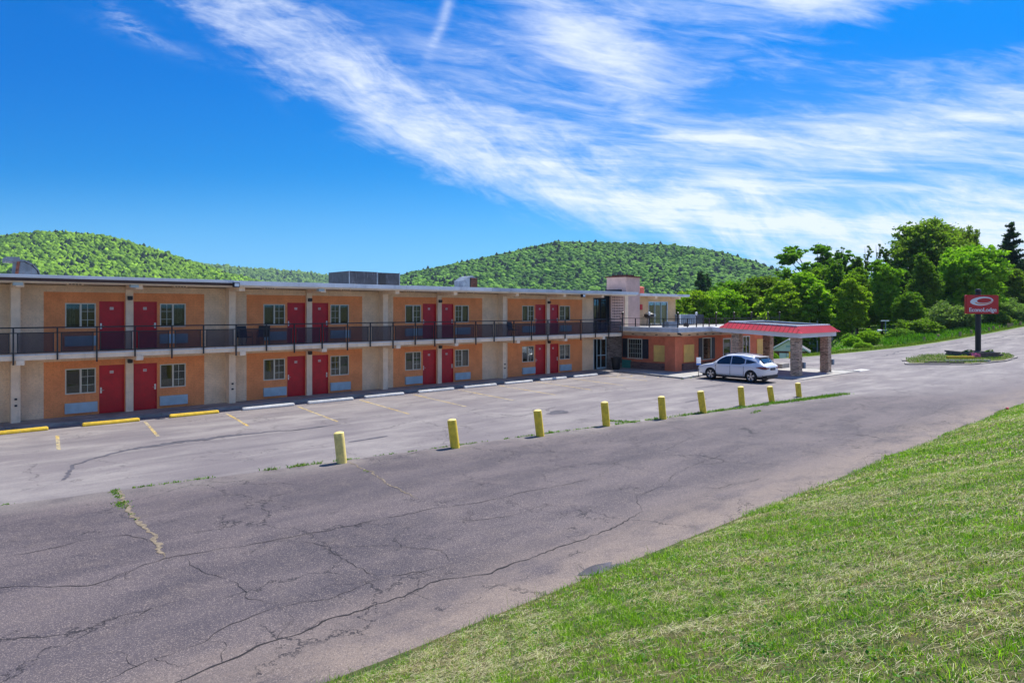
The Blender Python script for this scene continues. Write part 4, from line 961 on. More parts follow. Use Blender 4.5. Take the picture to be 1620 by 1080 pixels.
solo(MB().box(46.2, 46.5, 30.4, 30.7, 3.2, 3.42).tube([(46.35, 30.55, 3.42), (46.35, 30.55, 3.5)], [.12, .05], 8), 'roof_pipe_cap', 'black_iron', 'small dark pipe cap on the roof terrace', 'vent')
t = thing('terrace_air_conditioner', (52.5, 34.5, 3.2), 'grey rooftop cooling unit on the right of the terrace', 'rooftop unit')
MB().box(50.9, 53.5, 34.2, 35.8, 3.25, 4.08).build('casing', 'galvanised', t); MB().box(53.52, 54.7, 34.2, 35.6, 3.25, 4.08).build('casing', 'dark_metal', t)
[MB().box(q_, q_+.18, 34.15, 34.2, 3.3, 4.1).build('corner_trim', 'white_paint', t) for q_ in (50.8, 53.3)]
# trash can, post sign
t = thing('trash_can', (39.4, 31.95, .12), 'black ribbed trash can beside the glass stair entry', 'trash can')
b = MB().tube([(39.4, 31.95, z) for z in (.12, .15, .85, .93)], [.25, .27, .35, .37], 18).build('body', 'black_plastic', t, smooth=True)
MB().tube([(39.4, 31.95, .93), (39.4, 31.95, .99), (39.4, 31.95, 1.05)], [.39, .39, .22], 18).build('lid', 'black_plastic', t, smooth=True)
t = thing('post_sign', (39.97, 25.5, .02), 'small white notice on a thin black post by the painted kerb', 'sign')
px_, py_ = 40.02, 25.42
MB().tube([(px_, py_, 0), (px_, py_, .9)], .022, 8).tube([(px_, py_, 0), (px_, py_, .03)], .14, 12).build('post', 'black_iron', t)
ax = Vector((cR[0], cR[1], 0)); nz_ = Vector((-cF[0], -cF[1], 0))
def facing_box(mb, c, hw, z0, z1, d0, d1):
    vs = []
    for z in (z0, z1):
        for d_ in (d0, d1):
            for s_ in (-hw, hw): q = Vector(c)+ax*s_+nz_*d_; vs.append((q.x, q.y, z))
    return mb.add(vs, [(0, 2, 3, 1), (4, 5, 7, 6), (0, 1, 5, 4), (2, 6, 7, 3), (0, 4, 6, 2), (1, 3, 7, 5)])
pn = facing_box(MB(), (px_, py_, 0), .15, .80, 1.32, .024, .04).build('sign_panel', 'sign_white', t)
facing_box(MB(), (px_, py_, 0), .149, .805, .92, .0405, .043).build('blue_band', 'sign_blue', pn)

# ---------------------------------------------------------------- white SUV
def build_suv(X, Y, heading):
    t = thing('parked_suv', (X, Y, ZR), 'white suv parked nose-in beside the lobby canopy', 'suv')
    # local frame: x forward, y left, origin midway between the axles
    L2 = 1.395
    # stations: x, sill z, waist z, belt z, roof z, half width, half width at roof
    st = [(-2.36, .62, .78, .98, 1.00, .70, .55), (-2.30, .42, .80, 1.02, 1.10, .86, .60), (-2.12, .34, .84, 1.08, 1.22, .92, .64), (-1.80, .30, .88, 1.10, 1.50, .945, .64), (-1.45, .28, .88, 1.09, 1.60, .95, .65), (-1.0, .27, .88, 1.07, 1.665, .95, .665), (-.5, .26, .87, 1.05, 1.70, .95, .675),
          (0, .26, .86, 1.035, 1.705, .95, .675), (.4, .26, .86, 1.025, 1.66, .95, .665), (.75, .27, .86, 1.015, 1.52, .95, .66), (1.05, .28, .86, 1.005, 1.32, .95, .66), (1.38, .29, .85, .99, 1.09, .945, .68), (1.75, .29, .82, .955, 1.02, .94, .70), (2.1, .28, .78, .90, .955, .90, .66), (2.36, .28, .70, .80, .84, .80, .55), (2.48, .34, .60, .70, .72, .62, .40)]
    st = [(a, b, c, d, e, f_*.98, g) for a, b, c, d, e, f_, g in st]
    def sec(s):
        x, zs, zw, zb, zr, hw, hr = s
        P = [(hw*.80, zs), (hw*.965, zs+.10), (hw*.985, (zs+zw)/2), (hw, zw), (hw*.975, zb), (hw*.975*.5+hr*.5+.01, zb*.5+zr*.5), (hr, zr-.05), (hr*.75, zr-.008), (0, zr+.004)]
        P = [(y, z) for y, z in P]
        return [(x, y, z) for y, z in P]+[(x, -y, z) for y, z in reversed(P[:-1])]
    mb = MB(); S = [sec(s) for s in st]; n = len(S[0])
    vs = [p for s in S for p in s]
    fs = [(k*n+j, k*n+(j+1) % n, (k+1)*n+(j+1) % n, (k+1)*n+j) for k in range(len(S)-1) for j in range(n)]
    fs += [tuple(range(n)), tuple((len(S)-1)*n+j for j in reversed(range(n)))]
    mb.add(vs, fs); me = mb.mesh('suv_body', ['car_paint', 'black_plastic'], True)
    o = bpy.data.objects.new('tmp', me); col.objects.link(o)
    md = o.modifiers.new('s', 'SUBSURF'); md.levels = 2; md.render_levels = 2; md.subdivision_type = 'CATMULL_CLARK'
    cut = []
    for wx in (-L2, L2):
        c = MB().tube([(wx, -1.3, .37), (wx, 1.3, .37)], .415, 40); co = bpy.data.objects.new('cut', c.mesh('cut', 'black_plastic')); col.objects.link(co); cut.append(co)
        b = o.modifiers.new('b', 'BOOLEAN'); b.object = co; b.operation = 'DIFFERENCE'; b.solver = 'EXACT'
    bpy.context.view_layer.update(); dg = bpy.context.evaluated_depsgraph_get(); m2 = bpy.data.meshes.new_from_object(o.evaluated_get(dg))
    bpy.data.objects.remove(o)
    for c in cut: bpy.data.objects.remove(c)
    m2.name = 'body'; m2.materials.clear(); [m2.materials.append(M[k]) for k in ('car_paint', 'black_plastic')]
    # dark cladding low down and in the arches
    for p in m2.polygons:
        c = p.center; inarch = any(abs(math.hypot(c.x-wx, c.z-.37)-.415) < .012 for wx in (-L2, L2)) and abs(p.normal.y) < .5
        p.material_index = 1 if (c.z < .30 or inarch or (c.z < .46 and c.x < -2.1)) else 0; p.use_smooth = True
    m2.set_sharp_from_angle(angle=R(35))
    link('body', m2, t)
    def ev(x):
        xs = [s[0] for s in st]; return [float(np.interp(x, xs, [s[k] for s in st])) for k in range(7)]
    def side(x, f_, sy, off=.012):      # point on the greenhouse side, f_ 0 belt .. 1 roof edge
        _, zs, zw, zb, zr, hw, hr = ev(x); z = zb+(zr-.05-zb)*f_; y = hw*.975+(hr-hw*.975)*f_
        return (x, sy*(y+off-.02*(1-abs(2*f_-1))*0), z)
    # side glass
    for sy in (-1, 1):
        g = MB()
        def ribbon(xs, f0, f1):
            vs = []
            for x, a, b in zip(xs, f0, f1):
                for k in range(4): vs.append(side(x, a+(b-a)*k/3, sy, .022))
            g.add(vs, [(4*i+k, 4*i+k+1, 4*i+5+k, 4*i+4+k) for i in range(len(xs)-1) for k in range(3)])
        ribbon([-.98, -.7, -.35, -.08], [.16, .05, .05, .05], [.60, .82, .86, .86]); ribbon([-.02, .3, .6, .85, 1.0], [.05]*4+[.1], [.86, .86, .84, .74, .3]); ribbon([-1.75, -1.4, -1.05], [.42, .20, .12], [.47, .55, .62])
        link('side_window', g.mesh('side_window', 'car_glass', True), t)
        # raise glass clear of the smoothed body
        mr = MB().box(.82, 1.02, sy*1.0 if sy > 0 else sy*1.18, sy*1.18 if sy > 0 else sy*1.0, 1.02, 1.16).box(.9, .98, min(sy*.9, sy*1.0), max(sy*.9, sy*1.0), 1.03, 1.07)
        link('mirror', mr.mesh('mirror', 'car_paint', True, bevel=.03), t)
        for x in (.1, -.85):
            y0 = sy*.935; link('door_handle', MB().box(x, x+.2, min(y0, y0+sy*.035), max(y0, y0+sy*.035), .90, .925).mesh('door_handle', 'car_paint', bevel=.008), t)
        sm = MB()
        for x in (1.02, 0.0, -.92): sm.box(x-.006, x+.006, min(sy*.915, sy*.936), max(sy*.915, sy*.936), .40, .99)
        link('door_seam', sm.mesh('door_seam', 'black_plastic'), t)
        link('side_sill', MB().box(-1.0, 1.0, min(sy*.80, sy*.925), max(sy*.80, sy*.925), .22, .32).mesh('side_sill', 'black_plastic', bevel=.02), t)
        tl = MB().prism([(-2.33, 1.0), (-2.05, 1.01), (-1.72, .96), (-1.95, .90), (-2.15, .86), (-2.34, .84)], lambda a, b: (a, sy*(.74+.165*min(1, (a+2.42)/.35)), b), lambda a, b: (a-.01, sy*(.79+.158*min(1, (a+2.42)/.3)), b))
        link('tail_lamp', tl.mesh('tail_lamp', 'tail_red'), t)
        tl = MB().add([(-2.375, sy*.80, .97), (-2.385, sy*.45, .95), (-2.385, sy*.45, .90), (-2.375, sy*.80, .85), (-2.2, sy*.80, .97), (-2.2, sy*.45, .95), (-2.2, sy*.45, .90), (-2.2, sy*.80, .85)], [(0, 1, 2, 3), (4, 5, 6, 7), (0, 1, 5, 4), (2, 3, 7, 6), (0, 3, 7, 4), (1, 2, 6, 5)])
        link('tail_lamp', tl.mesh('tail_lamp', 'tail_red'), t)
        hl = MB().prism([(2.05, .80), (2.40, .72), (2.44, .66), (2.2, .68), (2.0, .76)], lambda a, b: (a, sy*(.88-max(0, a-2.0)*.35), b), lambda a, b: (a, sy*(.60-max(0, a-2.2)*.3), b)); link('headlight', hl.mesh('headlight', 'lamp_glass'), t)
        link('exhaust', MB().box(-2.34, -2.2, min(sy*.45, sy*.62), max(sy*.45, sy*.62), .36, .42).mesh('exhaust', 'steel'), t)
        rl = MB().tube([(-1.4, sy*.60, 1.60), (-1.2, sy*.61, 1.665), (0, sy*.62, 1.73), (.35, sy*.61, 1.70), (.5, sy*.61, 1.64)], .016, 6); link('roof_rail', rl.mesh('roof_rail', 'steel', True), t)
    # rear glass, spoiler, plate, bumper, windscreen
    rg = MB().add([(-1.72, .56, 1.485), (-1.72, -.56, 1.485), (-2.17, -.62, 1.14), (-2.17, .62, 1.14)], [(0, 1, 2, 3)]); 
    rgv = MB().add([(-1.76, .55, 1.535), (-1.76, -.55, 1.535), (-2.14, -.64, 1.235), (-2.14, .64, 1.235), (-1.70, .55, 1.40), (-1.70, -.55, 1.40), (-2.10, -.64, 1.10), (-2.10, .64, 1.10)], [(0, 1, 2, 3), (4, 5, 6, 7), (0, 1, 5, 4), (1, 2, 6, 5), (2, 3, 7, 6), (3, 0, 4, 7)])
    link('rear_window', rgv.mesh('rear_window', 'car_glass', bevel=.01), t)
    link('spoiler', MB().add([(-1.5, .60, 1.60), (-1.5, -.60, 1.60), (-1.86, -.60, 1.575), (-1.86, .60, 1.575), (-1.5, .62, 1.56), (-1.5, -.62, 1.56), (-1.84, -.62, 1.54), (-1.84, .62, 1.54)], [(0, 1, 2, 3), (4, 5, 6, 7), (0, 1, 5, 4), (1, 2, 6, 5), (2, 3, 7, 6), (3, 0, 4, 7)]).mesh('spoiler', 'car_paint', bevel=.01), t)
    pl = link('licence_plate', MB().box(-2.40, -2.35, -.27, .27, .78, .93).mesh('licence_plate', 'dark_metal'), t)
    link('rear_bumper_trim', MB().box(-2.35, -2.1, -.72, .72, .30, .47).mesh('rear_bumper_trim', 'black_plastic', bevel=.03), t)
    wsx = MB().add([(.42, .58, 1.665), (.42, -.58, 1.665), (1.22, -.66, 1.20), (1.22, .66, 1.20), (.42, .58, 1.60), (.42, -.58, 1.60), (1.22, -.66, 1.12), (1.22, .66, 1.12)], [(0, 1, 2, 3), (4, 5, 6, 7), (0, 1, 5, 4), (1, 2, 6, 5), (2, 3, 7, 6), (3, 0, 4, 7)])
    link('windscreen', wsx.mesh('windscreen', 'car_glass', bevel=.01), t)
    link('grille', MB().box(2.38, 2.47, -.36, .36, .40, .68).mesh('grille', 'black_plastic', bevel=.01), t)
    link('underbody', MB().box(-2.1, 2.1, -.72, .72, .20, .34).mesh('underbody', 'black_plastic'), t)
    # wheels
    tyre = MB(); pr = [(.245, -.115), (.33, -.12), (.36, -.10), (.37, -.06), (.37, .06), (.36, .10), (.33, .12), (.245, .115)]; N = 36
    vs = [(r_*math.cos(2*math.pi*i/N), y, r_*math.sin(2*math.pi*i/N)) for i in range(N) for r_, y in pr]; K = len(pr)
    tyre.add(vs, [(i*K+j, i*K+(j+1) % K, ((i+1) % N)*K+(j+1) % K, ((i+1) % N)*K+j) for i in range(N) for j in range(K)]); tyre = tyre.mesh('tyre', 'rubber', True)
    rim_ = MB(); rim_.add([(r_*math.cos(2*math.pi*i/N), y, r_*math.sin(2*math.pi*i/N)) for i in range(N) for r_, y in ((.25, .10), (.262, .115), (.262, -.1), (.235, -.1), (.235, .09))],
        [(i*5+j, i*5+(j+1) % 5, ((i+1) % N)*5+(j+1) % 5, ((i+1) % N)*5+j) for i in range(N) for j in range(5)])
    for k in range(5):
        for dlt in (-.17, .17):
            a = 2*math.pi*k/5+.3; ra = a+dlt; nx_, nz__ = -math.sin(ra), math.cos(ra)
            p0 = (.05*math.cos(a), .05*math.sin(a)); p1 = (.245*math.cos(ra), .245*math.sin(ra)); w0, w1 = .017, .028
            q = [(p0[0]-nx_*w0, p0[1]-nz__*w0), (p0[0]+nx_*w0, p0[1]+nz__*w0), (p1[0]+nx_*w1, p1[1]+nz__*w1), (p1[0]-nx_*w1, p1[1]-nz__*w1)]
            rim_.prism(q, lambda a_, b_: (a_, .095, b_), lambda a_, b_: (a_, .06, b_))
    rim_.tube([(0, .105, 0), (0, .05, 0)], .06, 16); disc = MB().tube([(0, .03, 0), (0, .02, 0)], .236, 24)
    rim_ = rim_.mesh('rim', 'alloy'); disc = disc.mesh('brake_disc', 'black_iron')
    for wx in (-L2, L2):
        for sy in (-1, 1):
            w = link('wheel', tyre, t, (wx, sy*.80, .37)); a = link('rim', rim_, w); b = link('brake_disc', disc, w)
            if sy < 0: w.rotation_euler[2] = math.pi
    t.rotation_euler[2] = heading
build_suv(40.06, 22.60, R(90))

# ---------------------------------------------------------------- roadside sign on its island
def H(x, y): return float(height(x, y))
isl = [(61.2, 19.6), (66.5, 21.6), (73.4, 22.2), (80.5, 19.2), (82.2, 16.8), (77., 15.2), (71.4, 14.9), (65.0, 15.9)]
cx, cy = sum(p[0] for p in isl)/8, sum(p[1] for p in isl)/8
inn = [(cx+(x-cx)*.94, cy+(y-cy)*.94) for x, y in isl]
mb = MB(); mb.add([(x, y, H(x, y)+.06) for x, y in inn]+[(cx, cy, H(cx, cy)+.16)], [(i, (i+1) % 8, 8) for i in range(8)]); structure(mb, 'island_turf', 'turf_soil')
kb = MB(); r = random.Random(2)
for i in range(8):
    a, b = Vector(isl[i]), Vector(isl[(i+1) % 8]); ai, bi = Vector(inn[i]), Vector(inn[(i+1) % 8]); n = int((b-a).length/1.8)+1
    for k in range(n):
        if r.random() < .25: continue
        f0, f1 = k/n+.004, (k+1)/n-.004; q = [a.lerp(b, f0), a.lerp(b, f1), ai.lerp(bi, f1), ai.lerp(bi, f0)]; h = .09+r.uniform(-.03, .03)
        kb.add([(p.x, p.y, H(p.x, p.y)-.02) for p in q]+[(p.x, p.y, H(p.x, p.y)+h) for p in q], [(4, 5, 6, 7), (0, 1, 5, 4), (1, 2, 6, 5), (2, 3, 7, 6), (3, 0, 4, 7)])
structure(kb, 'island_kerb', 'walk_concrete')
SX, SY = 76.5, 18.2; sz = H(SX, SY)
sg = thing('roadside_sign', (SX, SY, sz), 'red lodging sign on a black pole at the road island', 'sign')
MB().tube([(SX, SY, sz), (SX, SY, 6.1)], .24, 20).build('pole', 'black_iron', sg, smooth=True)
MB().tube([(SX, SY, 6.1), (SX, SY, 6.22), (SX, SY, 6.4), (SX, SY, 6.5)], [.15, .27, .24, .13], 12).build('pole_cap', 'black_plastic', sg, smooth=True)
def on_sign(a, b, d): return (SX+ax.x*a+nz_.x*d, SY+ax.y*a+nz_.y*d, b)
def rrect(hw, z0, z1, r, n=5):
    out = []
    for cx_, cz_, a0 in ((hw-r, z1-r, 0), (-hw+r, z1-r, 90), (-hw+r, z0+r, 180), (hw-r, z0+r, 270)):
        for k in range(n+1): a = R(a0+90*k/n); out.append((cx_+r*math.cos(a), cz_+r*math.sin(a)))
    return out
zc0, zc1 = 4.15, 5.86
pnl = MB().prism(rrect(1.50, zc0, zc1, .10), lambda a, b: on_sign(a, b, .30), lambda a, b: on_sign(a, b, .62)).build('sign_panel', 'sign_red', sg)
MB().prism(rrect(1.53, zc0-.03, zc1+.03, .11), lambda a, b: on_sign(a, b, .33), lambda a, b: on_sign(a, b, .59)).build('sign_frame', 'sign_red', sg)
# swoosh emblem: crescent ring pointed at the left
def ell(cx_, cz_, ra, rb, rot, n=48): 
    return [(cx_+ra*math.cos(t)*math.cos(rot)-rb*math.sin(t)*math.sin(rot), cz_+ra*math.cos(t)*math.sin(rot)+rb*math.sin(t)*math.cos(rot)) for t in [2*math.pi*i/n for i in range(n)]]
ez = zc0+1.17
def ringband(outer, inner, d, name, mat, parent):
    n = len(outer); mb = MB(); vs = [on_sign(a, b, d) for a, b in outer]+[on_sign(a, b, d) for a, b in inner]; vs += [on_sign(a, b, .62) for a, b in outer]+[on_sign(a, b, .62) for a, b in inner]
    fs = []
    for i in range(n):
        j = (i+1) % n; fs += [(i, j, n+j, n+i), (i, j, 2*n+j, 2*n+i), (n+i, n+j, 3*n+j, 3*n+i)]
    return mb.add(vs, fs).build(name, mat, parent)
outer = ell(-.05, ez, 1.05, .41, R(4)); outer = [(a-(.10*max(0, (-a-.7)/.5)), b-(.10*max(0, (-a-.7)/.5))*0) for a, b in outer]
inner = ell(.15, ez+.05, .69, .225, R(4))
ringband(outer, inner, .635, 'emblem', 'sign_white', pnl)
in2 = ell(.17, ez+.06, .62, .17, R(4)); 
n = 48; mbo = MB()
pts0 = [p for i, p in enumerate(ell(.09, ez-.02, .86, .29, R(4)))if 26 <= i <= 47]; pts1 = [p for i, p in enumerate(ell(.115, ez+.03, .80, .255, R(4))) if 26 <= i <= 47]
vs = [on_sign(a, b, .642) for a, b in pts0]+[on_sign(a, b, .642) for a, b in pts1]; k = len(pts0)
mbo.add(vs, [(i, i+1, k+i+1, k+i) for i in range(k-1)]); mbo.build('emblem_accent', 'sign_orange', pnl)  # orange inner stroke, part of the printed emblem
tm = text_mesh('EconoLodge', .55, 'lettering', 'sign_white', .012)
bb = [v.co.x for v in tm.vertices]; wtx = max(bb)-min(bb); tm.transform(Matrix.Scale(2.55/wtx, 4, (1, 0, 0)))
# embolden: two copies a few centimetres apart inside one mesh
bm = bmesh.new(); bm.from_mesh(tm); tm3 = tm.copy(); tm3.transform(Matrix.Translation((.022, 0, .0))); bm.from_mesh(tm3); tm3.transform(Matrix.Translation((-.011, -.001, .013))); bm.from_mesh(tm3); bm.to_mesh(tm); bm.free()
tm.transform(Matrix.Rotation(R(-YAW), 4, 'Z'))
q = on_sign(0, zc0+.33, .634); link('lettering', tm, pnl, Vector(q)-Vector((SX, SY, sz)))
# planter, timber beams
pl = thing('stone_planter', (77.0, 17.6, H(77., 17.6)), 'low dark stone planter with flowers around the sign pole', 'planter')
def cam_box(mb, X0, X1, Z0, Z1, z0, z1):
    q = [(cR[0]*X+cF[0]*Z, cR[1]*X+cF[1]*Z) for Z in (Z0, Z1) for X in (X0, X1)]
    return mb.add([(x, y, z) for z in (z0, z1) for x, y in q], [(0, 2, 3, 1), (4, 5, 7, 6), (0, 1, 5, 4), (2, 6, 7, 3), (0, 4, 6, 2), (1, 3, 7, 5)])
mb = MB(); r = random.Random(4)
for lvl in range(4):
    x = 41.5
    while x < 44.3:
        w_ = r.uniform(.25, .5); j = r.uniform(-.04, .04); cam_box(mb, x, x+w_-.02, 62+j, 62.4+j, .05+lvl*.15, .185+lvl*.15); x += w_
    z = 62.4
    while z < 65.2:
        w_ = r.uniform(.25, .5); j = r.uniform(-.04, .04); cam_box(mb, 41.5+j, 41.9+j, z, z+w_-.02, .05+lvl*.15, .185+lvl*.15); cam_box(mb, 44.0+j, 44.4+j, z, z+w_-.02, .05+lvl*.15, .185+lvl*.15); z += w_
mb.build('wall', 'stone_block', pl); cam_box(MB(), 41.8, 44.1, 62.3, 65.2, 0, .55).build('soil', 'turf_soil', pl)
solo(cam_box(MB(), 38.3, 40.7, 60.0, 60.25, .20, .42), 'timber_beam', 'yellow_paint', 'yellow painted timber beam lying on the island', 'timber', 'timbers on the sign island', bevel=.02)
solo(cam_box(MB(), 36.9, 40.7, 58.0, 58.3, .08, .26), 'timber_beam', 'concrete', 'long pale timber beam at the front island edge', 'timber', 'timbers on the sign island', bevel=.02)
solo(cam_box(MB(), 34.2, 37.4, 56.4, 56.7, .04, .24), 'timber_beam', 'stone_block', 'dark weathered timber at the near left island edge', 'timber', 'timbers on the sign island', bevel=.02)

# ---------------------------------------------------------------- yard beyond: shed, poles, stakes
hx, hy = camxy(1249, 97); gz = -3.6
sh = thing('brick_shed', (hx, hy, gz), 'small brick shed with pale gable and white doors below the yard', 'shed')
sa = R(-YAW)
def rl_(a, b, z): return (hx+a*math.cos(sa-R(24))-b*math.sin(sa-R(24)), hy+a*math.sin(sa-R(24))+b*math.cos(sa-R(24)), z)
def rbox(mb, x0, x1, y0, y1, z0, z1): 
    return mb.add([rl_(x, y, z) for z in (z0, z1) for y in (y0, y1) for x in (x0, x1)], [(0, 2, 3, 1), (4, 5, 7, 6), (0, 1, 5, 4), (2, 6, 7, 3), (0, 4, 6, 2), (1, 3, 7, 5)])
rbox(MB(), -2.3, 2.2, -2, 3, gz, -1.25).build('wall', 'brick_dark', sh)
MB().prism([(-2.3, -1.25), (2.2, -1.25), (-.05, .15)], lambda a, b: rl_(a, -2.0, b), lambda a, b: rl_(a, -1.9, b)).build('gable', 'white_paint', sh)
rf = MB()
for p, q in (((-2.85, -1.45), (-.05, .28)), ((2.75, -1.45), (-.05, .28))):
    rf.prism([p, q, (q[0], q[1]+.12), (p[0], p[1]+.12)], lambda a, b: rl_(a, -2.35, b), lambda a, b: rl_(a, 3.3, b))
rf.build('roof', 'shingle', sh)
ff = MB()
for p, q in (((-2.9, -1.5), (-.05, .24)), ((2.8, -1.5), (-.05, .24))):
    ff.prism([p, q, (q[0], q[1]+.2), (p[0], p[1]+.2)], lambda a, b: rl_(a, -2.42, b), lambda a, b: rl_(a, -2.36, b))
ff.build('bargeboard', 'white_paint', sh)
for a in (-1.25, -.33): rbox(MB(), a, a+.88, -2.05, -2.0, gz, -1.55).build('door', 'white_paint', sh)
rbox(MB(), -.4, .3, -2.03, -2.0, -.75, -.45).build('gable_vent', 'ac_grille', sh)
# lamp posts and utility posts behind the canopy
def lamp_post(px, Z, ztop, zbase, label, arm):
    x, y = camxy(px, Z); t = thing('lamp_post', (x, y, zbase), label, 'lamp post', 'lamp posts beyond the yard')
    MB().tube([(x, y, zbase), (x, y, ztop-.3)]+([(x-ax.x*.35, y-ax.y*.35, ztop), (x-ax.x*1.2, y-ax.y*1.2, ztop+.05)] if arm else [(x, y, ztop)]), [.09, .07]+([.05, .05] if arm else [.07]), 8).build('pole', 'galvanised', t)
    if arm: MB().tube([(x-ax.x*1.1, y-ax.y*1.1, ztop), (x-ax.x*1.7, y-ax.y*1.7, ztop-.04)], [.12, .16], 8).build('lamp_head', 'white_metal', t)
    else: MB().tube([(x-ax.x*.7, y-ax.y*.7, ztop), (x+ax.x*.5, y+ax.y*.5, ztop)], .07, 6).build('cross_arm', 'white_metal', t)
lamp_post(1401, 100, 2.9, -2.4, 'taller pale lamp post with crossbar by the wood edge', False)
lamp_post(1407, 98, 1.55, -2.3, 'short curved-arm lamp post beside the taller one', True)
lamp_post(1304, 112, 2.6, -3.5, 'curved-arm lamp post seen over the canopy end', True)
for i, (px, y_) in enumerate(((1257, 504), (1269, 503), (1281, 501), (1293, 501), (1317, 499), (1354, 520))):
    Z = 110; x, y = camxy(px, Z); zt_ = 4.5-(y_-490)*Z/1080
    o = solo(MB().tube([(0, 0, -4.3-zt_+zt_), (0, 0, zt_)], [.12, .10], 8), 'utility_post', 'kerb_white' if i < 5 else 'timber_pole', ['pale post behind the canopy, furthest left', 'pale post behind the canopy, second from left', 'pale post behind the canopy, third from left', 'pale post behind the canopy, fourth from left', 'pale post behind the canopy right end', 'thin post right of the canopy at wood edge'][i], 'post', 'posts beyond the yard')
    o.location = (x, y, 0)
for i, s_ in enumerate((97.3, 103.0, 109.0, 114.5, 118.3, 121., 124.3, 128., 130.2, 132.6, 134.6, 136.4, 138.)):
    # short posts along the far verge
    y = 29.9-.052*(s_-62)+.9+.35*math.sin(i*2.1); z = H(s_, y); r = random.Random(i)
    mb = MB().tube([(0, 0, -.1), (r.uniform(-.05, .05), 0, .5+r.uniform(0, .25))], .17, 8)
    o = solo(mb, 'verge_post', 'stake_wood', f'{ORD[i]} short wooden post from the left on the far verge', 'post', 'short posts along the far verge'); o.location = (s_, y, z)
x, y = camxy(1250.5, 63); o = solo(MB().tube([(0, 0, -.1), (0, 0, .62)], .14, 10), 'short_post', 'bollard_yellow', 'lone short yellow post in front of the shed', 'post'); o.location = (x, y, 0)
x, y = camxy(1238, 52.5); solo(MB().box(x-.6, x+.6, y-.25, y+.25, .0, .38), 'concrete_block', 'concrete', 'low concrete block behind the white suv', 'block', bevel=.03)
o = solo(MB().tube([(0, 0, 0), (.06, .02, .05), (.14, .0, .07), (.26, .04, .02)], [.05, .11, .1, .04], 8), 'litter', 'red_metal', 'crumpled red litter on the grass edge', 'litter'); x, y = camxy(1500, 31.2); y_ = float(bank_edge(x))-.2; o.location = (x+.6, y_, H(x+.6, y_)+.03); o.scale = (.7, .6, .6)

# ---------------------------------------------------------------- trees
def unit(v): return v/np.linalg.norm(v, axis=-1, keepdims=True)
def leaf_faces(C, size, g, up=.35, aspect=.62):
    """one bent leaf spray per centre: two triangles-ish quads; returns V (n*4,3), F (n,4)"""
    n = len(C); nrm = unit(g.normal(size=(n, 3))+np.array([0, 0, up])); a = unit(np.cross(nrm, g.normal(size=(n, 3)))); b = np.cross(nrm, a)
    s = (size*g.uniform(.55, 1.35, n))[:, None]
    V = np.stack([C-a*s, C-b*s*aspect+nrm*s*.12, C+a*s, C+b*s*aspect+nrm*s*.12], 1).reshape(-1, 3); F = np.arange(n*4).reshape(n, 4)
    return V, F
def crown_points(lobes, n, g, inner=.35):
    """points in lumpy lobes (x,y,z,rx,rz), grouped in small sprays"""
    w = np.array([l[3]**2*l[4] for l in lobes])**.75; w /= w.sum(); out = []; idx = []
    for k, l in enumerate(lobes):
        m = int(n*w[k]); nc = max(8, m//30)
        d = unit(g.normal(size=(nc, 3))); rr_ = (inner+(1-inner)*g.random(nc)**.45)
        rr_ = rr_*(1+.22*np.sin(d[:, 0]*5+k)*np.cos(d[:, 2]*6+k*2))
        cc = d*rr_[:, None]*np.array([l[3], l[3], l[4]])+np.array(l[:3])
        sel = g.integers(0, nc, m); spr = l[3]*.12
        p = cc[sel]+g.normal(size=(m, 3))*np.array([spr, spr, spr*.55]); out.append(p); idx.append(sel+k*1000)
    return np.concatenate(out), np.concatenate(idx)
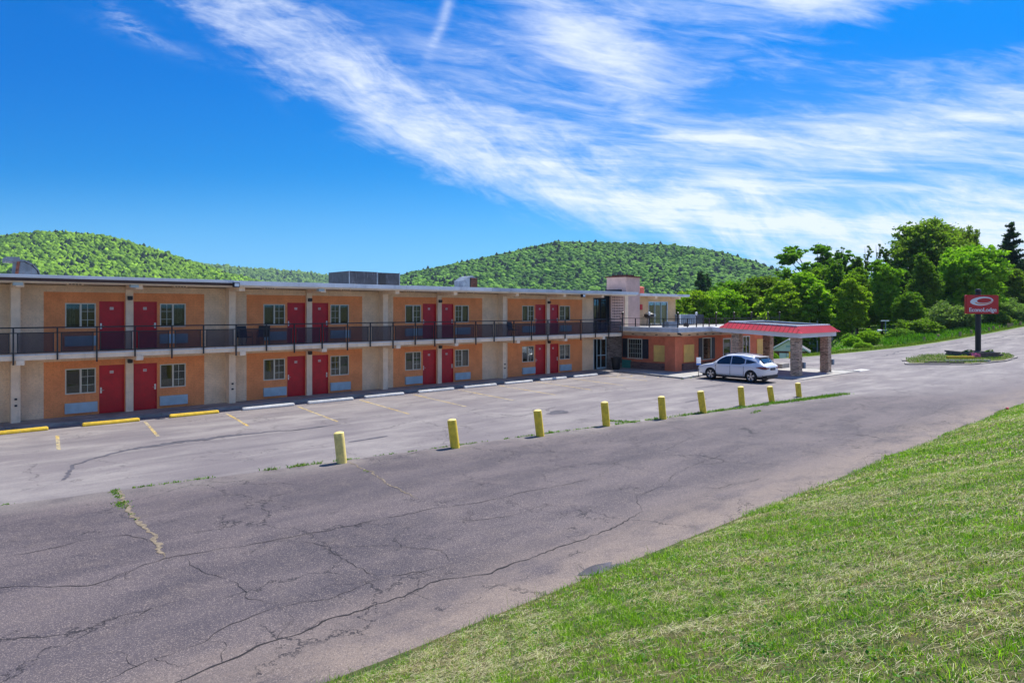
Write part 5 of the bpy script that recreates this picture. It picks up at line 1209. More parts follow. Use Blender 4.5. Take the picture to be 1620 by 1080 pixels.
def tree_meshes(kind, Ht, Rc, seed, leaves, c1, c2, size=.30, base=.22):
    g = np.random.default_rng(seed); r = random.Random(seed); tr_ = MB()
    top = Ht*(.93 if kind != 'pine' else 1.0); bend = [(0, 0)]; 
    lean = (g.normal()*.03*Ht, g.normal()*.03*Ht)
    tp = [(lean[0]*t**1.5, lean[1]*t**1.5, top*t) for t in (-.03, 0, .12, .3, .5, .7, .88, 1)] if False else [(lean[0]*max(t, 0)**1.5, lean[1]*max(t, 0)**1.5, top*t) for t in (-.05, 0, .12, .3, .5, .7, .88, 1)]
    r0 = Ht*.017; tr_.tube(tp, [r0*1.35, r0*1.15, r0, r0*.82, r0*.6, r0*.4, r0*.22, r0*.06], 7)
    lobes = []
    if kind == 'pine':
        P_, I_ = [], []
        z = Ht*base; k = 0
        while z < Ht*.99:
            f = (z-Ht*base)/(Ht*(1-base)); rad = Rc*(1-f)**.75*(.85+.25*math.sin(k*1.9))+.35
            for q in range(r.choice((3, 4, 4))):
                a = r.uniform(0, 6.28); L = rad*r.uniform(.65, 1.1); zj = z+r.uniform(-.4, .4); p0 = Vector((0, 0, zj)); p1 = Vector((math.cos(a)*L, math.sin(a)*L, zj+L*r.uniform(.12, .42)+.1)); tr_.tube([p0, (p0+p1)/2+Vector((0, 0, -.05)), p1], [r0*.25, r0*.15, .01], 4, cap=False)
                m = int(75*L)+14; t = g.random(m)**.7; c = np.array(p0)[None]*(1-t)[:, None]+np.array(p1)[None]*t[:, None]; c += g.normal(size=(m, 3))*np.array([.30, .30, .20])*(.5+L*.14); P_.append(c); I_.append(np.full(m, k*10+q))
            z += Ht*.027*r.uniform(.6, 1.4); k += 1
        P_, I_ = np.concatenate(P_), np.concatenate(I_)
    else:
        zb = Ht*base; hc = (Ht-zb)
        if kind == 'round': spec = [(0, .60, .62, .40)]+[(.55, .35+.3*r.random(), .44, .26) for _ in range(6)]+[(.32, .80, .38, .20) for _ in range(4)]+[(.45, .18, .4, .18) for _ in range(3)]
        elif kind == 'tall': spec = [(0, .5, .55, .42)]+[(.45, r.uniform(.15, .75), .42, .20) for _ in range(7)]+[(.12, .87, .35, .13)]+[(.2, .75, .4, .16)]
        elif kind == 'open': spec = [(r.uniform(.3, .75), r.uniform(.25, .92), r.uniform(.16, .30), r.uniform(.06, .11)) for _ in range(20)]+[(.1, .5, .32, .16)]
        elif kind == 'sparse': spec = [(r.uniform(.05, .5), r.uniform(.3, .96), r.uniform(.16, .26), r.uniform(.06, .10)) for _ in range(12)]
        else: spec = [(0, .48, .75, .50)]+[(.55, .3+.35*r.random(), .45, .32) for _ in range(6)]        # bush
        for k, (ro, zo, rx, rz) in enumerate(spec):
            a = k*2.4+r.uniform(-.4, .4); lx, ly, lz = math.cos(a)*ro*Rc, math.sin(a)*ro*Rc, zb+hc*zo
            lobes.append((lx, ly, lz, rx*Rc, rz*hc))
            if kind != 'bush' or True:
                z0 = max(Ht*.10, lz-.35*hc*r.uniform(.5, 1.1)); t_ = z0/top; p0 = Vector((lean[0]*t_**1.5, lean[1]*t_**1.5, z0)); p1 = Vector((lx, ly, lz+rz*hc*.2)); mid = p0.lerp(p1, .5)+Vector((r.uniform(-.05, .05)*Rc, r.uniform(-.05, .05)*Rc, -.03*Ht))
                tr_.tube([p0, mid, p1], [r0*.5, r0*.32, r0*.06], 5, cap=False)
                for _ in range(3 if kind in ('open', 'sparse') else 1):
                    q = p1+Vector((r.uniform(-1, 1)*rx*Rc, r.uniform(-1, 1)*rx*Rc, r.uniform(.1, .9)*rz*hc)); tr_.tube([mid.lerp(p1, .6), q], [r0*.16, .01], 4, cap=False)
        P_, I_ = crown_points(lobes, leaves, g, .30 if kind != 'bush' else .55)
        zf = np.clip(P_[:, 2], .15, None); P_[:, 2] = zf
    V, F = leaf_faces(P_, size, g)
    h_ = (np.sin(I_*12.9898+seed)*43758.5453) % 1.0; t = np.clip(h_[:, None]*.75+g.random((len(P_), 1))*.35, 0, 1)
    colr = np.array(c1)[None]*(1-t)+np.array(c2)[None]*t
    crown = np_mesh('crown', V, F, 'leaf', np.repeat(colr, 4, axis=0)); trunk = tr_.mesh('trunk', 'bark', True)
    return trunk, crown
G1, G2 = (.070, .155, .016), (.25, .37, .035)      # mid green
B1, B2 = (.13, .25, .016), (.37, .49, .035)        # bright yellow-green
D1, D2 = (.05, .12, .018), (.15, .27, .03)     # dark
O1, O2 = (.085, .15, .022), (.28, .36, .05)      # olive
P1, P2 = (.022, .055, .028), (.055, .11, .045)     # pine
S1_, S2_ = (.13, .20, .06), (.28, .38, .13)         # silvery bush
SPEC = dict(
 big=('round', 22, 8.2, 1, 26000, O1, O2, .36, .30), open=('open', 20, 7.0, 2, 15000, D1, G2, .34, .30), tall=('tall', 18, 4.6, 3, 19000, G1, G2, .32, .14), tall2=('tall', 17, 5.2, 4, 20000, G1, B2, .32, .12),
 bright=('round', 15, 5.6, 5, 22000, B1, B2, .32, .16), bright2=('tall', 12, 4.6, 6, 17000, B1, B2, .30, .10), dark=('tall', 17, 4.8, 7, 19000, D1, D2, .32, .14), mid=('round', 13, 5.4, 8, 20000, G1, G2, .30, .12),
 sparse=('sparse', 18, 3.2, 9, 3600, D1, G2, .26, .25), pine=('pine', 22, 4.2, 10, 0, P1, P2, .26, .22), spruce=('pine', 14, 3.0, 11, 0, P1, P2, .26, .05),
 bush=('bush', 5.2, 4.2, 12, 15000, S1_, S2_, .20, .02), bush2=('bush', 3.0, 2.4, 13, 8000, B1, B2, .16, .02), bushg=('bush', 4.0, 3.2, 14, 10000, G1, G2, .20, .02), shrub=('bush', 1.6, 1.1, 15, 2600, G1, B2, .10, .02))
SPEC = {k: (*v[:4], int(v[4]*1.45) if k not in ('sparse', 'open') else int(v[4]*.95), *v[5:7], v[7]*.80, v[8]) for k, v in SPEC.items()}
TM = {k: tree_meshes(*v) for k, v in SPEC.items()}
def tree(kind, px, Z, ytop, label, name='broadleaf_tree', cat='tree', group='trees at the wood edge', zb=None, wide=1., rot=None):
    x, y = camxy(px, Z); zb = H(x, y)-.1 if zb is None else zb; top = 4.5+(490-ytop)*Z/1080; k = max(.15, (top-zb)/SPEC[kind][1])
    t = thing(name, (x, y, zb), label, cat, group)
    t.scale = (k*wide, k*wide, k); t.rotation_euler[2] = rot if rot is not None else (px*.37) % 6.28
    link('trunk' if cat != 'bush' else 'stems', TM[kind][0], t); link('crown' if cat != 'bush' else 'foliage', TM[kind][1], t)
    return t
TREES = [
 ('tall2', 1574, 140, 408, 'tall green tree filling between bright tree and pine', 1.1),
 ('mid', 1604, 128, 425, 'rounded tree in front of the pine trunk', 1.0),
 ('tall', 1312, 142, 400, 'narrow tree between dark open tree and slim tree', .9),
 ('tall', 1352, 140, 405, 'narrow tree behind the thin treetops', 1.0),
 # kind, px, Z, top y, label, wide
 ('big', 1468, 132, 350, 'tallest spreading olive-green tree rising above the wood', 1.05),
 ('big', 1515, 136, 362, 'broad olive tree right of the tallest tree', .85),
 ('open', 1290, 140, 381, 'dark tree with open reaching branches at the left end', 1.15),
 ('open', 1415, 138, 392, 'open half-bare tree left of the tallest one', .6),
 ('sparse', 1332, 136, 382, 'slim thin-leaved tree beside the dark open tree', .9),
 ('sparse', 1371, 136, 380, 'left of two nearly bare thin treetops', .8),
 ('sparse', 1389, 137, 377, 'right of two nearly bare thin treetops', .8),
 ('pine', 1598, 134, 351, 'tall dark layered pine at the right edge', 1.0),
 ('dark', 1578, 138, 398, 'dark green tree just left of the pine', 1.0),
 ('bright', 1532, 118, 388, 'bright yellow-green round tree behind the sign', 1.15),
 ('tall', 1462, 114, 398, 'grey-green narrow tree in front of the tallest tree', .95),
 ('tall2', 1395, 110, 408, 'pointed green tree above the lamp posts', .95),
 ('dark', 1425, 120, 425, 'dark tree right of the lamp posts', 1.1),
 ('tall2', 1356, 112, 420, 'leafy tree left of the lamp posts', .95),
 ('bright2', 1348, 104, 440, 'bright young tree directly above the lawn', .9),
 ('tall', 1322, 116, 412, 'slender green tree right of the canopy end', .9),
 ('mid', 1302, 124, 425, 'round mid-green tree behind the canopy right end', 1.1),
 ('bright2', 1278, 112, 430, 'bright green tree above the canopy corner', 1.0),
 ('tall2', 1252, 120, 432, 'upright green tree behind the canopy middle', 1.0),
 ('bright2', 1236, 112, 444, 'light green tree behind the canopy left of middle', 1.1),
 ('mid', 1212, 122, 438, 'rounded mid-green tree above the canopy left end', 1.15),
 ('tall', 1190, 118, 452, 'narrow dark-green tree above the canopy left end', 1.1),
 ('mid', 1166, 126, 446, 'rounded tree behind the terrace cooling unit', 1.25),
 ('bright', 1141, 118, 458, 'bright tree left of the terrace cooling unit', 1.1),
 ('mid', 1116, 128, 462, 'mid-green tree behind the terrace lantern', 1.2),
 ('bright', 1090, 118, 459, 'bright tree just right of the penthouse', 1.1),
 ('mid', 1063, 132, 468, 'round tree partly behind the penthouse', 1.1),
 ('bright2', 1560, 120, 428, 'small bright tree right above the sign', .9),
 ('dark', 1612, 134, 432, 'dark tree below the pine at the right edge', 1.1),
 ('bright2', 1607, 128, 440, 'small light tree at the right frame edge', .9),
 ('dark', 1500, 122, 420, 'dark green tree between narrow and bright trees', 1.2),
 ('dark', 1375, 126, 440, 'dark inner tree of the wood above the lawn', 1.3),
 ('mid', 1440, 104, 462, 'lower mid-green tree left of the silvery bush', .9),
 ('dark', 1335, 128, 452, 'dark inner tree behind the bright young tree', 1.3),
 ('dark', 1270, 130, 455, 'dark inner tree behind the canopy corner', 1.4),
 ('mid', 1585, 126, 462, 'mid-green tree behind the bushes right of sign', .9),
 ('tall2', 1640, 134, 400, 'tall green tree just outside the right edge', 1.0), ('bright', 1675, 138, 395, 'bright round tree outside the right edge', 1.0),
 ('dark', 1408, 132, 415, 'dark tree filling behind the pointed green tree', 1.2), ('dark', 1545, 134, 400, 'dark tree hidden behind the bright round tree', 1.2),
]
for kd, px, Z, yt, lb, wd in TREES:
    tree(kd, px, Z, yt, lb, 'pine_tree' if kd == 'pine' else 'broadleaf_tree', wide=wd)
tree('spruce', 1109, 190, 432, 'dark pointed spruce standing above the round trees', 'spruce_tree', group='spruces before the hill', zb=-6.)
tree('spruce', 1118, 200, 436, 'shorter spruce close beside the pointed one', 'spruce_tree', group='spruces before the hill', zb=-6., rot=2.)
BUSH = [('bush', 1500, 105, 480, 'large rounded silvery-green bush left of the sign', 1.1), ('bush', 1592, 120, 474, 'silvery-green bush right of the sign', 1.0), ('bush', 1535, 114, 490, 'low silvery bush behind the sign pole', 1.0), ('bushg', 1568, 114, 492, 'green bush at the foot of the sign bushes', 1.5),
 ('bushg', 1455, 98, 505, 'dark green bush at the wood edge', 1.4), ('bushg', 1615, 126, 485, 'green bush at the right frame edge', 1.4), ('bush2', 1376, 86, 522, 'yellow-green young bush beside the lamp posts', .9), ('bush2', 1349, 84, 532, 'pale bush on the lawn left of the lamp posts', 1.1), ('bushg', 1345, 92, 528, 'green bush behind the pale lawn bush', 1.1),
 ('bush2', 1302, 118, 536, 'low bright bush seen under the canopy', 1.2), ('bushg', 1425, 94, 520, 'low green bush right of the lamp posts', 1.5), ('bush2', 1224, 72, 557, 'small bright bush between pillar and shed', .45), ('bush2', 1365, 80, 541, 'low spreading bush at the lawn edge', 1.7), ('bushg', 1478, 108, 498, 'green bush behind the large silvery bush', 1.3)]
for kd, px, Z, yt, lb, wd in BUSH: tree(kd, px, Z, yt, lb, 'bush', 'bush', 'bushes along the far verge', wide=wd)
# flowers and weeds round the sign: two shrubs
for i, (a, b, k, lb) in enumerate(((*camxy(1532, 62.8), .3, 'leafy plant in the planter left of the pole'), (*camxy(1566, 63.2), .28, 'leafy plant in the planter right of the pole'), (*camxy(1524, 60.5), .3, 'small plant beside the planter left end'))):
    t = thing('garden_plant', (a, b, H(a, b)+(.35 if i < 2 else .05)), lb, 'plant', 'plants around the sign'); t.scale = (k*1.3, k*1.3, k); link('stems', TM['shrub'][0], t); link('foliage', TM['shrub'][1], t)
fl = MB(); r = random.Random(8)
for _ in range(40):
    (x, y), z = camxy(r.uniform(1537, 1550), r.uniform(61.2, 61.8)), r.uniform(.15, .5); fl.tube([(x, y, z), (x+.03, y, z+.09)], [.03, .09], 5)
solo(fl, 'flower_bed', 'flower_pink', 'pink and white flowers at the planter foot', 'flowers', kind='stuff')

# ---------------------------------------------------------------- forested hills
def ridge(pts, Zr, name):
    X = np.array([(p[0]-810)/1080*Zr for p in pts]); Hh = np.array([(490-p[1])/1080*Zr+4.5 for p in pts]); return X, Hh, Zr
RID = [ridge([(-900, 470), (-500, 430), (-250, 400), (-100, 385), (0, 380), (40, 373), (100, 372), (160, 378), (220, 396), (280, 415), (330, 432), (400, 450), (520, 480), (700, 492)], 1050, 'l'),
       ridge([(-400, 470), (100, 440), (240, 424), (290, 419), (380, 428), (450, 433), (520, 440), (560, 446), (650, 455), (900, 470)], 2300, 'm'),
       ridge([(430, 492), (520, 470), (600, 450), (650, 434), (720, 421), (790, 406), (850, 393), (880, 386), (950, 387), (1060, 391), (1120, 398), (1180, 414), (1230, 433), (1290, 446), (1400, 460), (1600, 462), (2000, 455), (2600, 470)], 1250, 'r')]
def hill_h(X, Z, k):
    Xr, Hr, Zr = RID[k]; sp = {0: 480, 1: 800, 2: 620}[k]
    t = np.clip((Z-(Zr-sp))/sp, 0, 1); back = np.clip((Z-Zr)/sp, 0, 1)
    prof = np.interp(X, Xr, Hr)+8
    f = t**1.25*(1-back**2*.6); wob = 9*hills_noise(X, Z, .009, k)*np.sin(np.pi*np.clip(t, 0, 1))*(1-.9*(t > .97))
    return -8+prof*f+wob*(prof/120.)
hmesh = []
for k, nm in enumerate(('hill', 'hill', 'hill')):
    Xr, Hr, Zr = RID[k]; sp = {0: 480, 1: 800, 2: 620}[k]
    gx = np.arange(Xr[0], Xr[-1], 25.); gz_ = np.arange(Zr-sp-40, Zr+sp, 25.)
    A, B = np.meshgrid(gx, gz_); Zv = hill_h(A, B, k); V = np.stack([(cR[0]*A+cF[0]*B).ravel(), (cR[1]*A+cF[1]*B).ravel(), Zv.ravel()-3], 1)
    n = len(gx); i, j = np.meshgrid(np.arange(n-1), np.arange(len(gz_)-1)); a = (j*n+i).ravel()
    tag(link('hill', np_mesh('hill', V, np.stack([a, a+1, a+1+n, a+n], 1), 'field_grass', smooth=True)), kind='structure')
# tree crowns as small lumpy puffs merged into one mass per hill
def puff_templates(cnt, seed):
    out = []
    for q in range(cnt):
        bm = bmesh.new(); bmesh.ops.create_icosphere(bm, subdivisions=3, radius=1.0); g = np.random.default_rng(seed+q)
        V = np.array([v.co[:] for v in bm.verts]); F = np.array([[v.index for v in f.verts] for f in bm.faces]); bm.free()
        d = np.zeros(len(V))
        for _ in range(9):
            c = unit(g.normal(size=3)); d += .20*np.exp(-((V-c)**2).sum(1)/.14)
        V = V*(0.72+d+g.normal(size=len(V))*.05)[:, None]; V[:, 2] *= .85; out.append((V, F))
    return out
def puff_low(cnt, seed):
    out = []
    for q in range(cnt):
        bm = bmesh.new(); bmesh.ops.create_icosphere(bm, subdivisions=2, radius=1.0); g = np.random.default_rng(seed+q)
        V = np.array([v.co[:] for v in bm.verts]); F = np.array([[v.index for v in f.verts] for f in bm.faces]); bm.free()
        V = V*(0.9+g.normal(size=len(V))*.22)[:, None]; V[:, 2] *= 1.1; out.append((V, F))
    return out
def conelow():
    a = np.linspace(0, 2*np.pi, 8)[:-1]; V = [(0, 0, 1.5)]
    for k, (rr_, z) in enumerate(((.35, .9), (.62, .2), (.75, -.6))):
        V += [(rr_*math.cos(t+k)*(1+.25*(i % 2)), rr_*math.sin(t+k)*(1+.25*(i % 2)), z) for i, t in enumerate(a)]
    F = [(0, 1+i, 1+(i+1) % 7) for i in range(7)]
    for k in range(2):
        for i in range(7): p = 1+k*7; F += [(p+i, p+7+i, p+7+(i+1) % 7), (p+i, p+7+(i+1) % 7, p+(i+1) % 7)]
    return np.array(V, float), np.array(F)
HI = puff_templates(5, 50); LO = puff_low(4, 90); CN = conelow()
def forest(name, k, cell, rmin, rmax, tmpl, label, cols, xlim, conifer=.05, zfar=None, seed=0, zlo=None):
    g = np.random.default_rng(seed+k); Xr, Hr, Zr = RID[k]; sp = {0: 480, 1: 800, 2: 620}[k]
    z0 = Zr-sp if zlo is None else zlo; z1 = Zr+60 if zfar is None else zfar
    Z = np.arange(z0, z1, cell*.9)
    X0, X1 = (xlim[0]-810)/1080, (xlim[1]-810)/1080
    pts = []
    for z in Z:
        x = np.arange(X0*z, X1*z, cell); pts.append(np.stack([x+g.uniform(-.5, .5, len(x))*cell, z+g.uniform(-.5, .5, len(x))*cell*.9], 1))
    P_ = np.concatenate(pts); hz = hill_h(P_[:, 0], P_[:, 1], k); keep = hz > -7.5; P_ = P_[keep]; hz = hz[keep]
    eps = 6; slope = None
    # drop what the slope itself hides: crowns well past the crest
    n = len(P_); s = g.uniform(rmin, rmax, n)*(1+.25*(g.random(n) > .93)); VV, FF, TT = [], [], []; off = 0
    nz2 = hills_noise(P_[:, 0], P_[:, 1], .016, 3)+.5*hills_noise(P_[:, 0], P_[:, 1], .05, 5)  # broad noise puts cloud shadow into the crown tints, also clusters the conifers
    ci = (g.random(n) < conifer*(1+2.2*(nz2 > .45)))
    t = np.clip(.5+.34*nz2+g.normal(size=n)*.27, 0, 1)[:, None]; c = np.array(cols[0])*(1-t)+np.array(cols[1])*t; c[ci] = np.array((.016, .042, .020)); 
    y2 = g.random(n) > .93; c[y2 & ~ci] = np.array(cols[1])*1.2
    wx, wy = cR[0]*P_[:, 0]+cF[0]*P_[:, 1], cR[1]*P_[:, 0]+cF[1]*P_[:, 1]
    which = g.integers(0, len(tmpl), n)
    for q, (V, F) in enumerate(tmpl+[CN]):
        m = np.where((which == q) & ~ci)[0] if q < len(tmpl) else np.where(ci)[0]
        if len(m) == 0: continue
        a = g.uniform(0, 6.28, len(m)); sc_2 = s[m]*(1. if q < len(tmpl) else 1.05)
        vx = (V[None, :, 0]*np.cos(a)[:, None]-V[None, :, 1]*np.sin(a)[:, None])*sc_2[:, None]+wx[m][:, None]
        vy = (V[None, :, 0]*np.sin(a)[:, None]+V[None, :, 1]*np.cos(a)[:, None])*sc_2[:, None]+wy[m][:, None]
        vz = V[None, :, 2]*sc_2[:, None]+(hz[m]+sc_2*.45)[:, None]
        VV.append(np.stack([vx, vy, vz], 2).reshape(-1, 3)); FF.append((F[None]+(np.arange(len(m))*len(V))[:, None, None]+off).reshape(-1, 3)); off += len(m)*len(V)
        TT.append(np.repeat(c[m], len(V), axis=0)*(g.uniform(.76, 1.24, (len(m)*len(V), 1))))
    tag(link(name, np_mesh(name, np.concatenate(VV), np.concatenate(FF), 'far_leaf', np.concatenate(TT))), label, 'forest', kind='stuff')
FC = [(.042, .120, .008), (.17, .34, .02)]
forest('hillside_forest', 0, 6.0, 2.5, 5.0, LO, 'leafy forest covering the left hill', FC, (-160, 470), .07, 1110, 1)
forest('hillside_forest', 1, 14, 6, 10, LO, 'distant forest on the low middle ridge', [(.060, .125, .02), (.13, .22, .035)], (180, 900), .05, 2380, 2, zlo=1700)
forest('hillside_forest', 2, 6.8, 2.7, 5.6, HI, 'leafy forest covering the right hill', [(.036, .108, .012), (.145, .30, .025)], (520, 1420), .05, 1310, 3)

# ---------------------------------------------------------------- grass
def blades(S, W, Hh, g, wid, c1, c2, lie=.35, zoff=0., third=None, curve=.5):
    n = len(S); Z = height(S, W)+zoff; B = np.stack([S, W, Z-.01], 1); a = g.uniform(0, 2*np.pi, n); lie = g.random(n)*lie
    d = np.stack([np.cos(a)*np.sin(lie*1.5), np.sin(a)*np.sin(lie*1.5), np.cos(lie*1.5)], 1); d2 = d+np.stack([np.cos(a), np.sin(a), -g.random(n)*.4], 1)*(curve*g.random(n))[:, None]; d2 = unit(d2)
    b = g.uniform(0, 2*np.pi, n); sd = np.stack([np.cos(b), np.sin(b), np.zeros(n)], 1)*(wid*g.uniform(.6, 1.3, n))[:, None]*.5; h = Hh[:, None]
    m = B+d*h*.55; t = m+d2*h*.45
    V = np.stack([B-sd, B+sd, m+sd*.8, m-sd*.8, t], 1).reshape(-1, 3); k = np.arange(n)[:, None]*5
    F4 = k+np.array([[0, 1, 2, 3]]); F3 = k+np.array([[3, 2, 4]])
    tt_ = g.random((n, 1))**1.3; c = (np.array(c1)*(1-tt_)+np.array(c2)*tt_)*g.uniform(.55, 1.35, (n, 1))
    if third is not None: c = np.where(third[0][:, None], np.array(third[1])*(.35+1.0*g.random((n, 1))), c)
    return V, F4, F3, np.repeat(c, 5, axis=0)
def patchy(S, W): return hills_noise(S+.5*np.sin(W*1.7), W+.4*np.sin(S*2.3), 1.3, 1)*.7+hills_noise(S+.3*np.sin(W*5), W, 3.1, 4)*.6+hills_noise(S, W, .5, 2)*.5
g = np.random.default_rng(11); parts = []
def scatter(s0, s1, dens, hmin, hmax, wid, dmin, dmax, w1=7.9, w0=-1.5):
    A = (s1-s0)*(w1-w0); n = int(A*dens); S = g.uniform(s0, s1, n); W = g.uniform(w0, w1, n); E_ = bank_edge(S)
    ragged = E_+.03+.05*np.sin(S*5.1)+.04*np.sin(S*11.7+1)+.03*np.sin(S*27)+g.normal(size=n)*.05
    dist = np.hypot(S, W); X = cR[0]*S+cR[1]*W; Zc = cF[0]*S+cF[1]*W
    k = (W < ragged) & (dist > dmin) & (dist < dmax) & (Zc > 1.2) & (X < .86*Zc+1.2) & (X > -.4*Zc-1.)
    return S[k], W[k], dist[k]
for (s0, s1, dens, wid, dmin, dmax, hs) in ((-2, 12, 5600, .0058, 2.5, 9.5, 1.3), (4, 20, 2600, .0088, 9.5, 17, 1.4), (12, 60, 900, .018, 17, 60, 1.4)):
    S, W, ds = scatter(s0, s1, dens, 0, 0, 0, dmin, dmax); pn_ = patchy(S, W); n = len(S)
    tuft_ = hills_noise(S, W, 13., 8)+.7*hills_noise(S, W, 31., 3); hh = (g.uniform(.015, .06, n)*(1-.35*np.clip(pn_, -1, 1))*(1+.85*np.clip(tuft_, -.8, 1.2)))*hs; kk_ = g.random(n) < np.clip(.72+.5*tuft_, .18, 1); S, W, ds, pn_, hh = S[kk_], W[kk_], ds[kk_], pn_[kk_], hh[kk_]; n = len(S)
    dry = g.random(n) < np.clip(.26+.38*pn_+.22*hills_noise(S, W, 6., 9), .03, .82)
    parts.append(blades(S, W, hh, g, wid, (.075, .20, .006), (.42, .60, .03), .9, third=(dry, (.56, .46, .22)), curve=1.))
    # mown straw lying on top
    pf_ = np.clip(.35+pn_*.7+.5*hills_noise(S, W, 7., 6), .06, 1.6); m = int(n*.14); sel = g.choice(n, m, replace=False, p=pf_/pf_.sum())
    L = g.uniform(.03, .12, m)*np.where(g.random(m) > .95, 2.8, 1.); a = g.uniform(0, 6.28, m)+.0; S2, W2 = S[sel], W[sel]; Z2 = height(S2, W2)+g.uniform(.015, .06, m)
    S3, W3 = S2+np.cos(a)*L, W2+np.sin(a)*L; ok = (W3 < bank_edge(S3)-.1); S2, W2, Z2, S3, W3 = S2[ok], W2[ok], Z2[ok], S3[ok], W3[ok]; m = len(S2)
    Z3 = height(S3, W3)+g.uniform(.01, .06, m); sd = np.stack([-np.sin(a[ok]), np.cos(a[ok]), np.zeros(m)], 1)*wid*.28; p0 = np.stack([S2, W2, Z2], 1); p2 = np.stack([S3, W3, Z3], 1); p1 = (p0+p2)/2+g.normal(size=(m, 3))*.008
    V = np.stack([p0-sd, p0+sd, p1+sd, p1-sd, p2], 1).reshape(-1, 3); k_ = np.arange(m)[:, None]*5; tt_ = g.random((m, 1)); c = np.array((.32, .24, .13))*(1-tt_)+np.array((.80, .74, .48))*tt_
    parts.append((V, k_+np.array([[0, 1, 2, 3]]), k_+np.array([[3, 2, 4]]), np.repeat(c, 5, axis=0)))
n = 260; S = g.uniform(1, 40, n); W = bank_edge(S)-np.abs(g.normal(size=n))*.5; parts.append(blades(S, W, g.uniform(.15, .38, n), g, .006, (.10, .13, .03), (.35, .33, .15), .35))
n = 5200; S = g.uniform(0, 45, n); W = bank_edge(S)+.03-np.abs(g.normal(size=n))*.10; parts.append(blades(S, W, g.uniform(.04, .15, n), g, .008, (.05, .17, .008), (.25, .45, .03), .9))
# clover and broad leaves in clumps
nc = 900; S = g.uniform(0, 26, nc); W = g.uniform(-1, 7.4, nc); ok = patchy(S, W) < .35; S, W = S[ok], W[ok]; nc = len(S)
S = np.repeat(S, 16)+g.normal(size=nc*16)*.07; W = np.repeat(W, 16)+g.normal(size=nc*16)*.07; ok = W < bank_edge(S)-.1; S, W = S[ok], W[ok]
C = np.stack([S, W, height(S, W)+g.uniform(.02, .06, len(S))], 1); V, F = leaf_faces(C, .014, g, 1.6, .8); t = g.random((len(C), 1)); c = np.array((.045, .15, .015))*(1-t)+np.array((.12, .27, .03))*t
off = 0; VV, F4s, F3s, TT = [], [], [], []
for V_, f4, f3, c_ in parts: VV.append(V_); F4s.append(f4+off); F3s.append(f3+off); TT.append(c_); off += len(V_)
VV.append(V); F4s.append(F+off); TT.append(np.repeat(c, 4, axis=0))
tag(link('bank_grass', np_mesh('bank_grass', np.concatenate(VV), [np.concatenate(F4s), np.concatenate(F3s)], 'grass_blade', np.concatenate(TT))), 'mown green grass with pale straw on the roadside bank', 'grass', kind='stuff')
# weeds along the seam, in the cracks and at the kerbs
def weeds(segs, name, label, hsc=1.):
    S, W, D = [], [], []
    for (x0, y0, x1, y1, n, sp, h) in segs:
        nclump = max(2, int(n/14)); t = g.random(nclump); cx_, cy_ = x0+(x1-x0)*t, y0+(y1-y0)*t; i = g.integers(0, nclump, n)
        S.append(cx_[i]+g.normal(size=n)*sp); W.append(cy_[i]+g.normal(size=n)*sp*.6); D.append(g.uniform(.3, 1, n)*h)
    S, W, D = map(np.concatenate, (S, W, D)); V, f4, f3, c = blades(S, W, D, g, .021, (.06, .15, .01), (.20, .33, .03), .9, .02, third=(g.random(len(S)) < .15, (.35, .33, .14)))
    tag(link(name, np_mesh(name, V, [f4, f3], 'grass_blade', c)), label, 'weeds', kind='stuff')
sgs = []
def sm(a, b, n, sp=.06, h=.10): sgs.append((a, seam_w(a), b, seam_w(b), n, sp, h))
sm(-.5, 2.0, 160, .05, .08); sm(4.1, 5.0, 90, .05, .08); sm(4.6, 6.4, 200, .06, .09); sm(7.6, 9.4, 300, .07, .13); sm(9.6, 10.2, 60); sm(10, 14, 260, .05, .06); sm(14, 20, 520, .06, .08); sm(17.5, 18.4, 90, .07, .14); sm(21, 24, 420, .10, .12); sm(24, 30, 1500, .14, .13); sm(30, 36.6, 2600, .18, .15); sm(33, 38, 1500, .22, .15)
sgs += [(4.1, 19.2, 4.0, 17.8, 260, .06, .07), (4.0, 17.6, 3.9, 16.2, 60, .04, .04), (3.9, 18., 3.95, 17.3, 130, .08, .08), (21.4, 17.9, 21.9, 16.9, 420, .10, .10), (27.8, 14.9, 28.6, 15.1, 160, .12, .08), (9.8, 16.9, 9.6, 15.6, 26, .03, .04), (37.6, 25.2, 39.5, 25.3, 80, .06, .08)]
weeds(sgs, 'crack_weeds', 'green weeds growing along the seam between lot and drive')
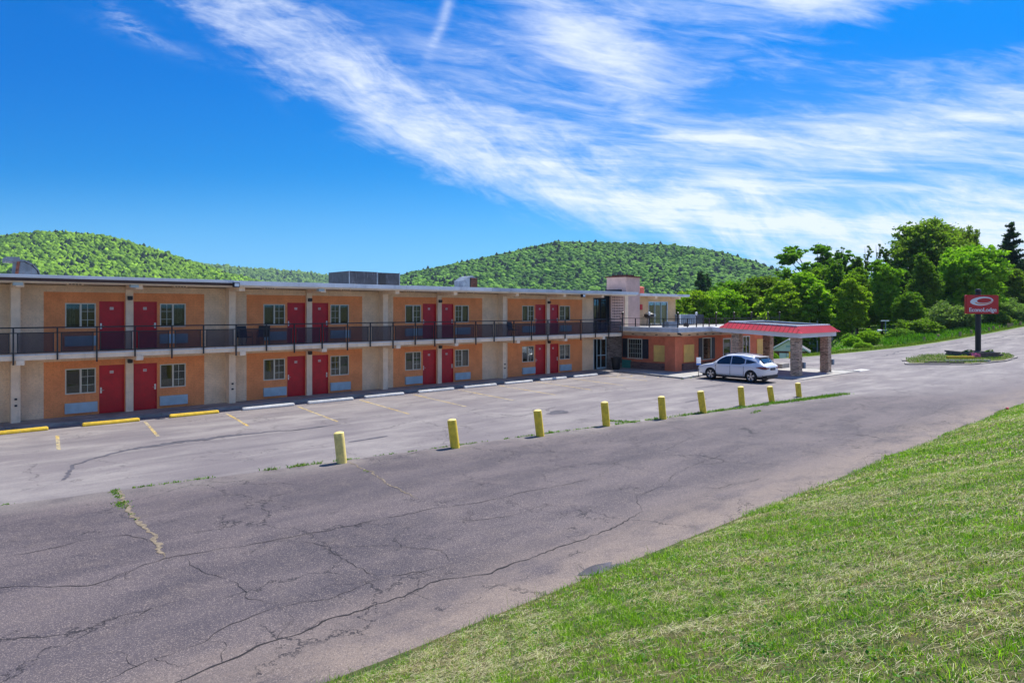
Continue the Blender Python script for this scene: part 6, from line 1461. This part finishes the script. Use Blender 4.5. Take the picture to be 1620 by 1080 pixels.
# far verge: rough grass and a band of tall weeds beyond the yard
n = 26000; S = g.uniform(66, 190, n); W = 29.9-.052*(S-62)+np.abs(g.normal(size=n))*.9; V, f4, f3, c = blades(S, W, g.uniform(.10, .30, n), g, .07, (.11, .17, .02), (.25, .27, .05), .7)
n2 = 60000; S = g.uniform(62, 200, n2); cen = 33.2-.050*(S-62)+.4*np.sin(S*.3); W = cen+g.normal(size=n2)*.9; hh = g.uniform(.5, 1.15, n2)*(.8+.25*np.sin(S*.7)+.2*np.sin(S*1.9)); X_ = cR[0]*S+cR[1]*W; Z_ = cF[0]*S+cF[1]*W; k_ = X_/Z_ > .545; S, W, hh = S[k_], W[k_], hh[k_]; V2, g4, g3, c2 = blades(S, W, hh, g, .11, (.06, .16, .01), (.17, .30, .02), .8)
tag(link('verge_grass', np_mesh('verge_grass', np.concatenate([V, V2]), [np.concatenate([f4, g4+len(V)]), np.concatenate([f3, g3+len(V)])], 'grass_blade', np.concatenate([c, c2]))), 'rough grass and tall weeds along the far verge', 'grass', kind='stuff')
n = 50000; S = g.uniform(58, 175, n); W = 34+g.random(n)**1.3*55-.05*(S-62); X = cR[0]*S+cR[1]*W; Zc = cF[0]*S+cF[1]*W; k = (X/Zc > .462)&(X/Zc<.8); S, W = S[k], W[k]
V, f4, f3, c = blades(S, W, g.uniform(.15, .38, len(S)), g, .12, (.09, .20, .01), (.20, .34, .02), .9); tag(link('field_weeds', np_mesh('field_weeds', V, [f4, f3], 'grass_blade', c)), 'bright tall grass on the slope before the wood', 'grass', kind='stuff')
n = 9000; S = g.uniform(61, 83, n); W = g.uniform(14.5, 23, n)
from mathutils.geometry import intersect_point_line
def inside(px_a, py_a, poly):
    c_ = np.zeros(len(px_a), bool); j = len(poly)-1
    for i in range(len(poly)):
        xi, yi = poly[i]; xj, yj = poly[j]; c_ ^= ((yi > py_a) != (yj > py_a)) & (px_a < (xj-xi)*(py_a-yi)/(yj-yi+1e-9)+xi); j = i
    return c_
k = inside(S, W, inn); S, W = S[k], W[k]; V, f4, f3, c = blades(S, W, g.uniform(.06, .2, len(S)), g, .04, (.10, .18, .02), (.26, .28, .07), .8, .18)
tag(link('island_grass', np_mesh('island_grass', V, [f4, f3], 'grass_blade', c)), 'short dry grass on the sign island', 'grass', kind='stuff')

# ---------------------------------------------------------------- air
hz_m = bpy.data.materials.new('haze_air'); hz_m.use_nodes = True; nt = hz_m.node_tree; nt.nodes.clear()
pv = nt.nodes.new('ShaderNodeVolumePrincipled'); pv.inputs['Color'].default_value = (.62, .82, 1., 1); pv.inputs['Density'].default_value = .00009; pv.inputs['Anisotropy'].default_value = .0
ho = nt.nodes.new('ShaderNodeOutputMaterial'); nt.links.new(pv.outputs[0], ho.inputs['Volume']); MATS['haze_air'] = hz_m
b = MB().box(-3100, 4100, -2100, 4100, -14., 168.)
tag(b.build('haze', 'haze_air'), 'thin summer haze over the valley', 'haze', kind='stuff')
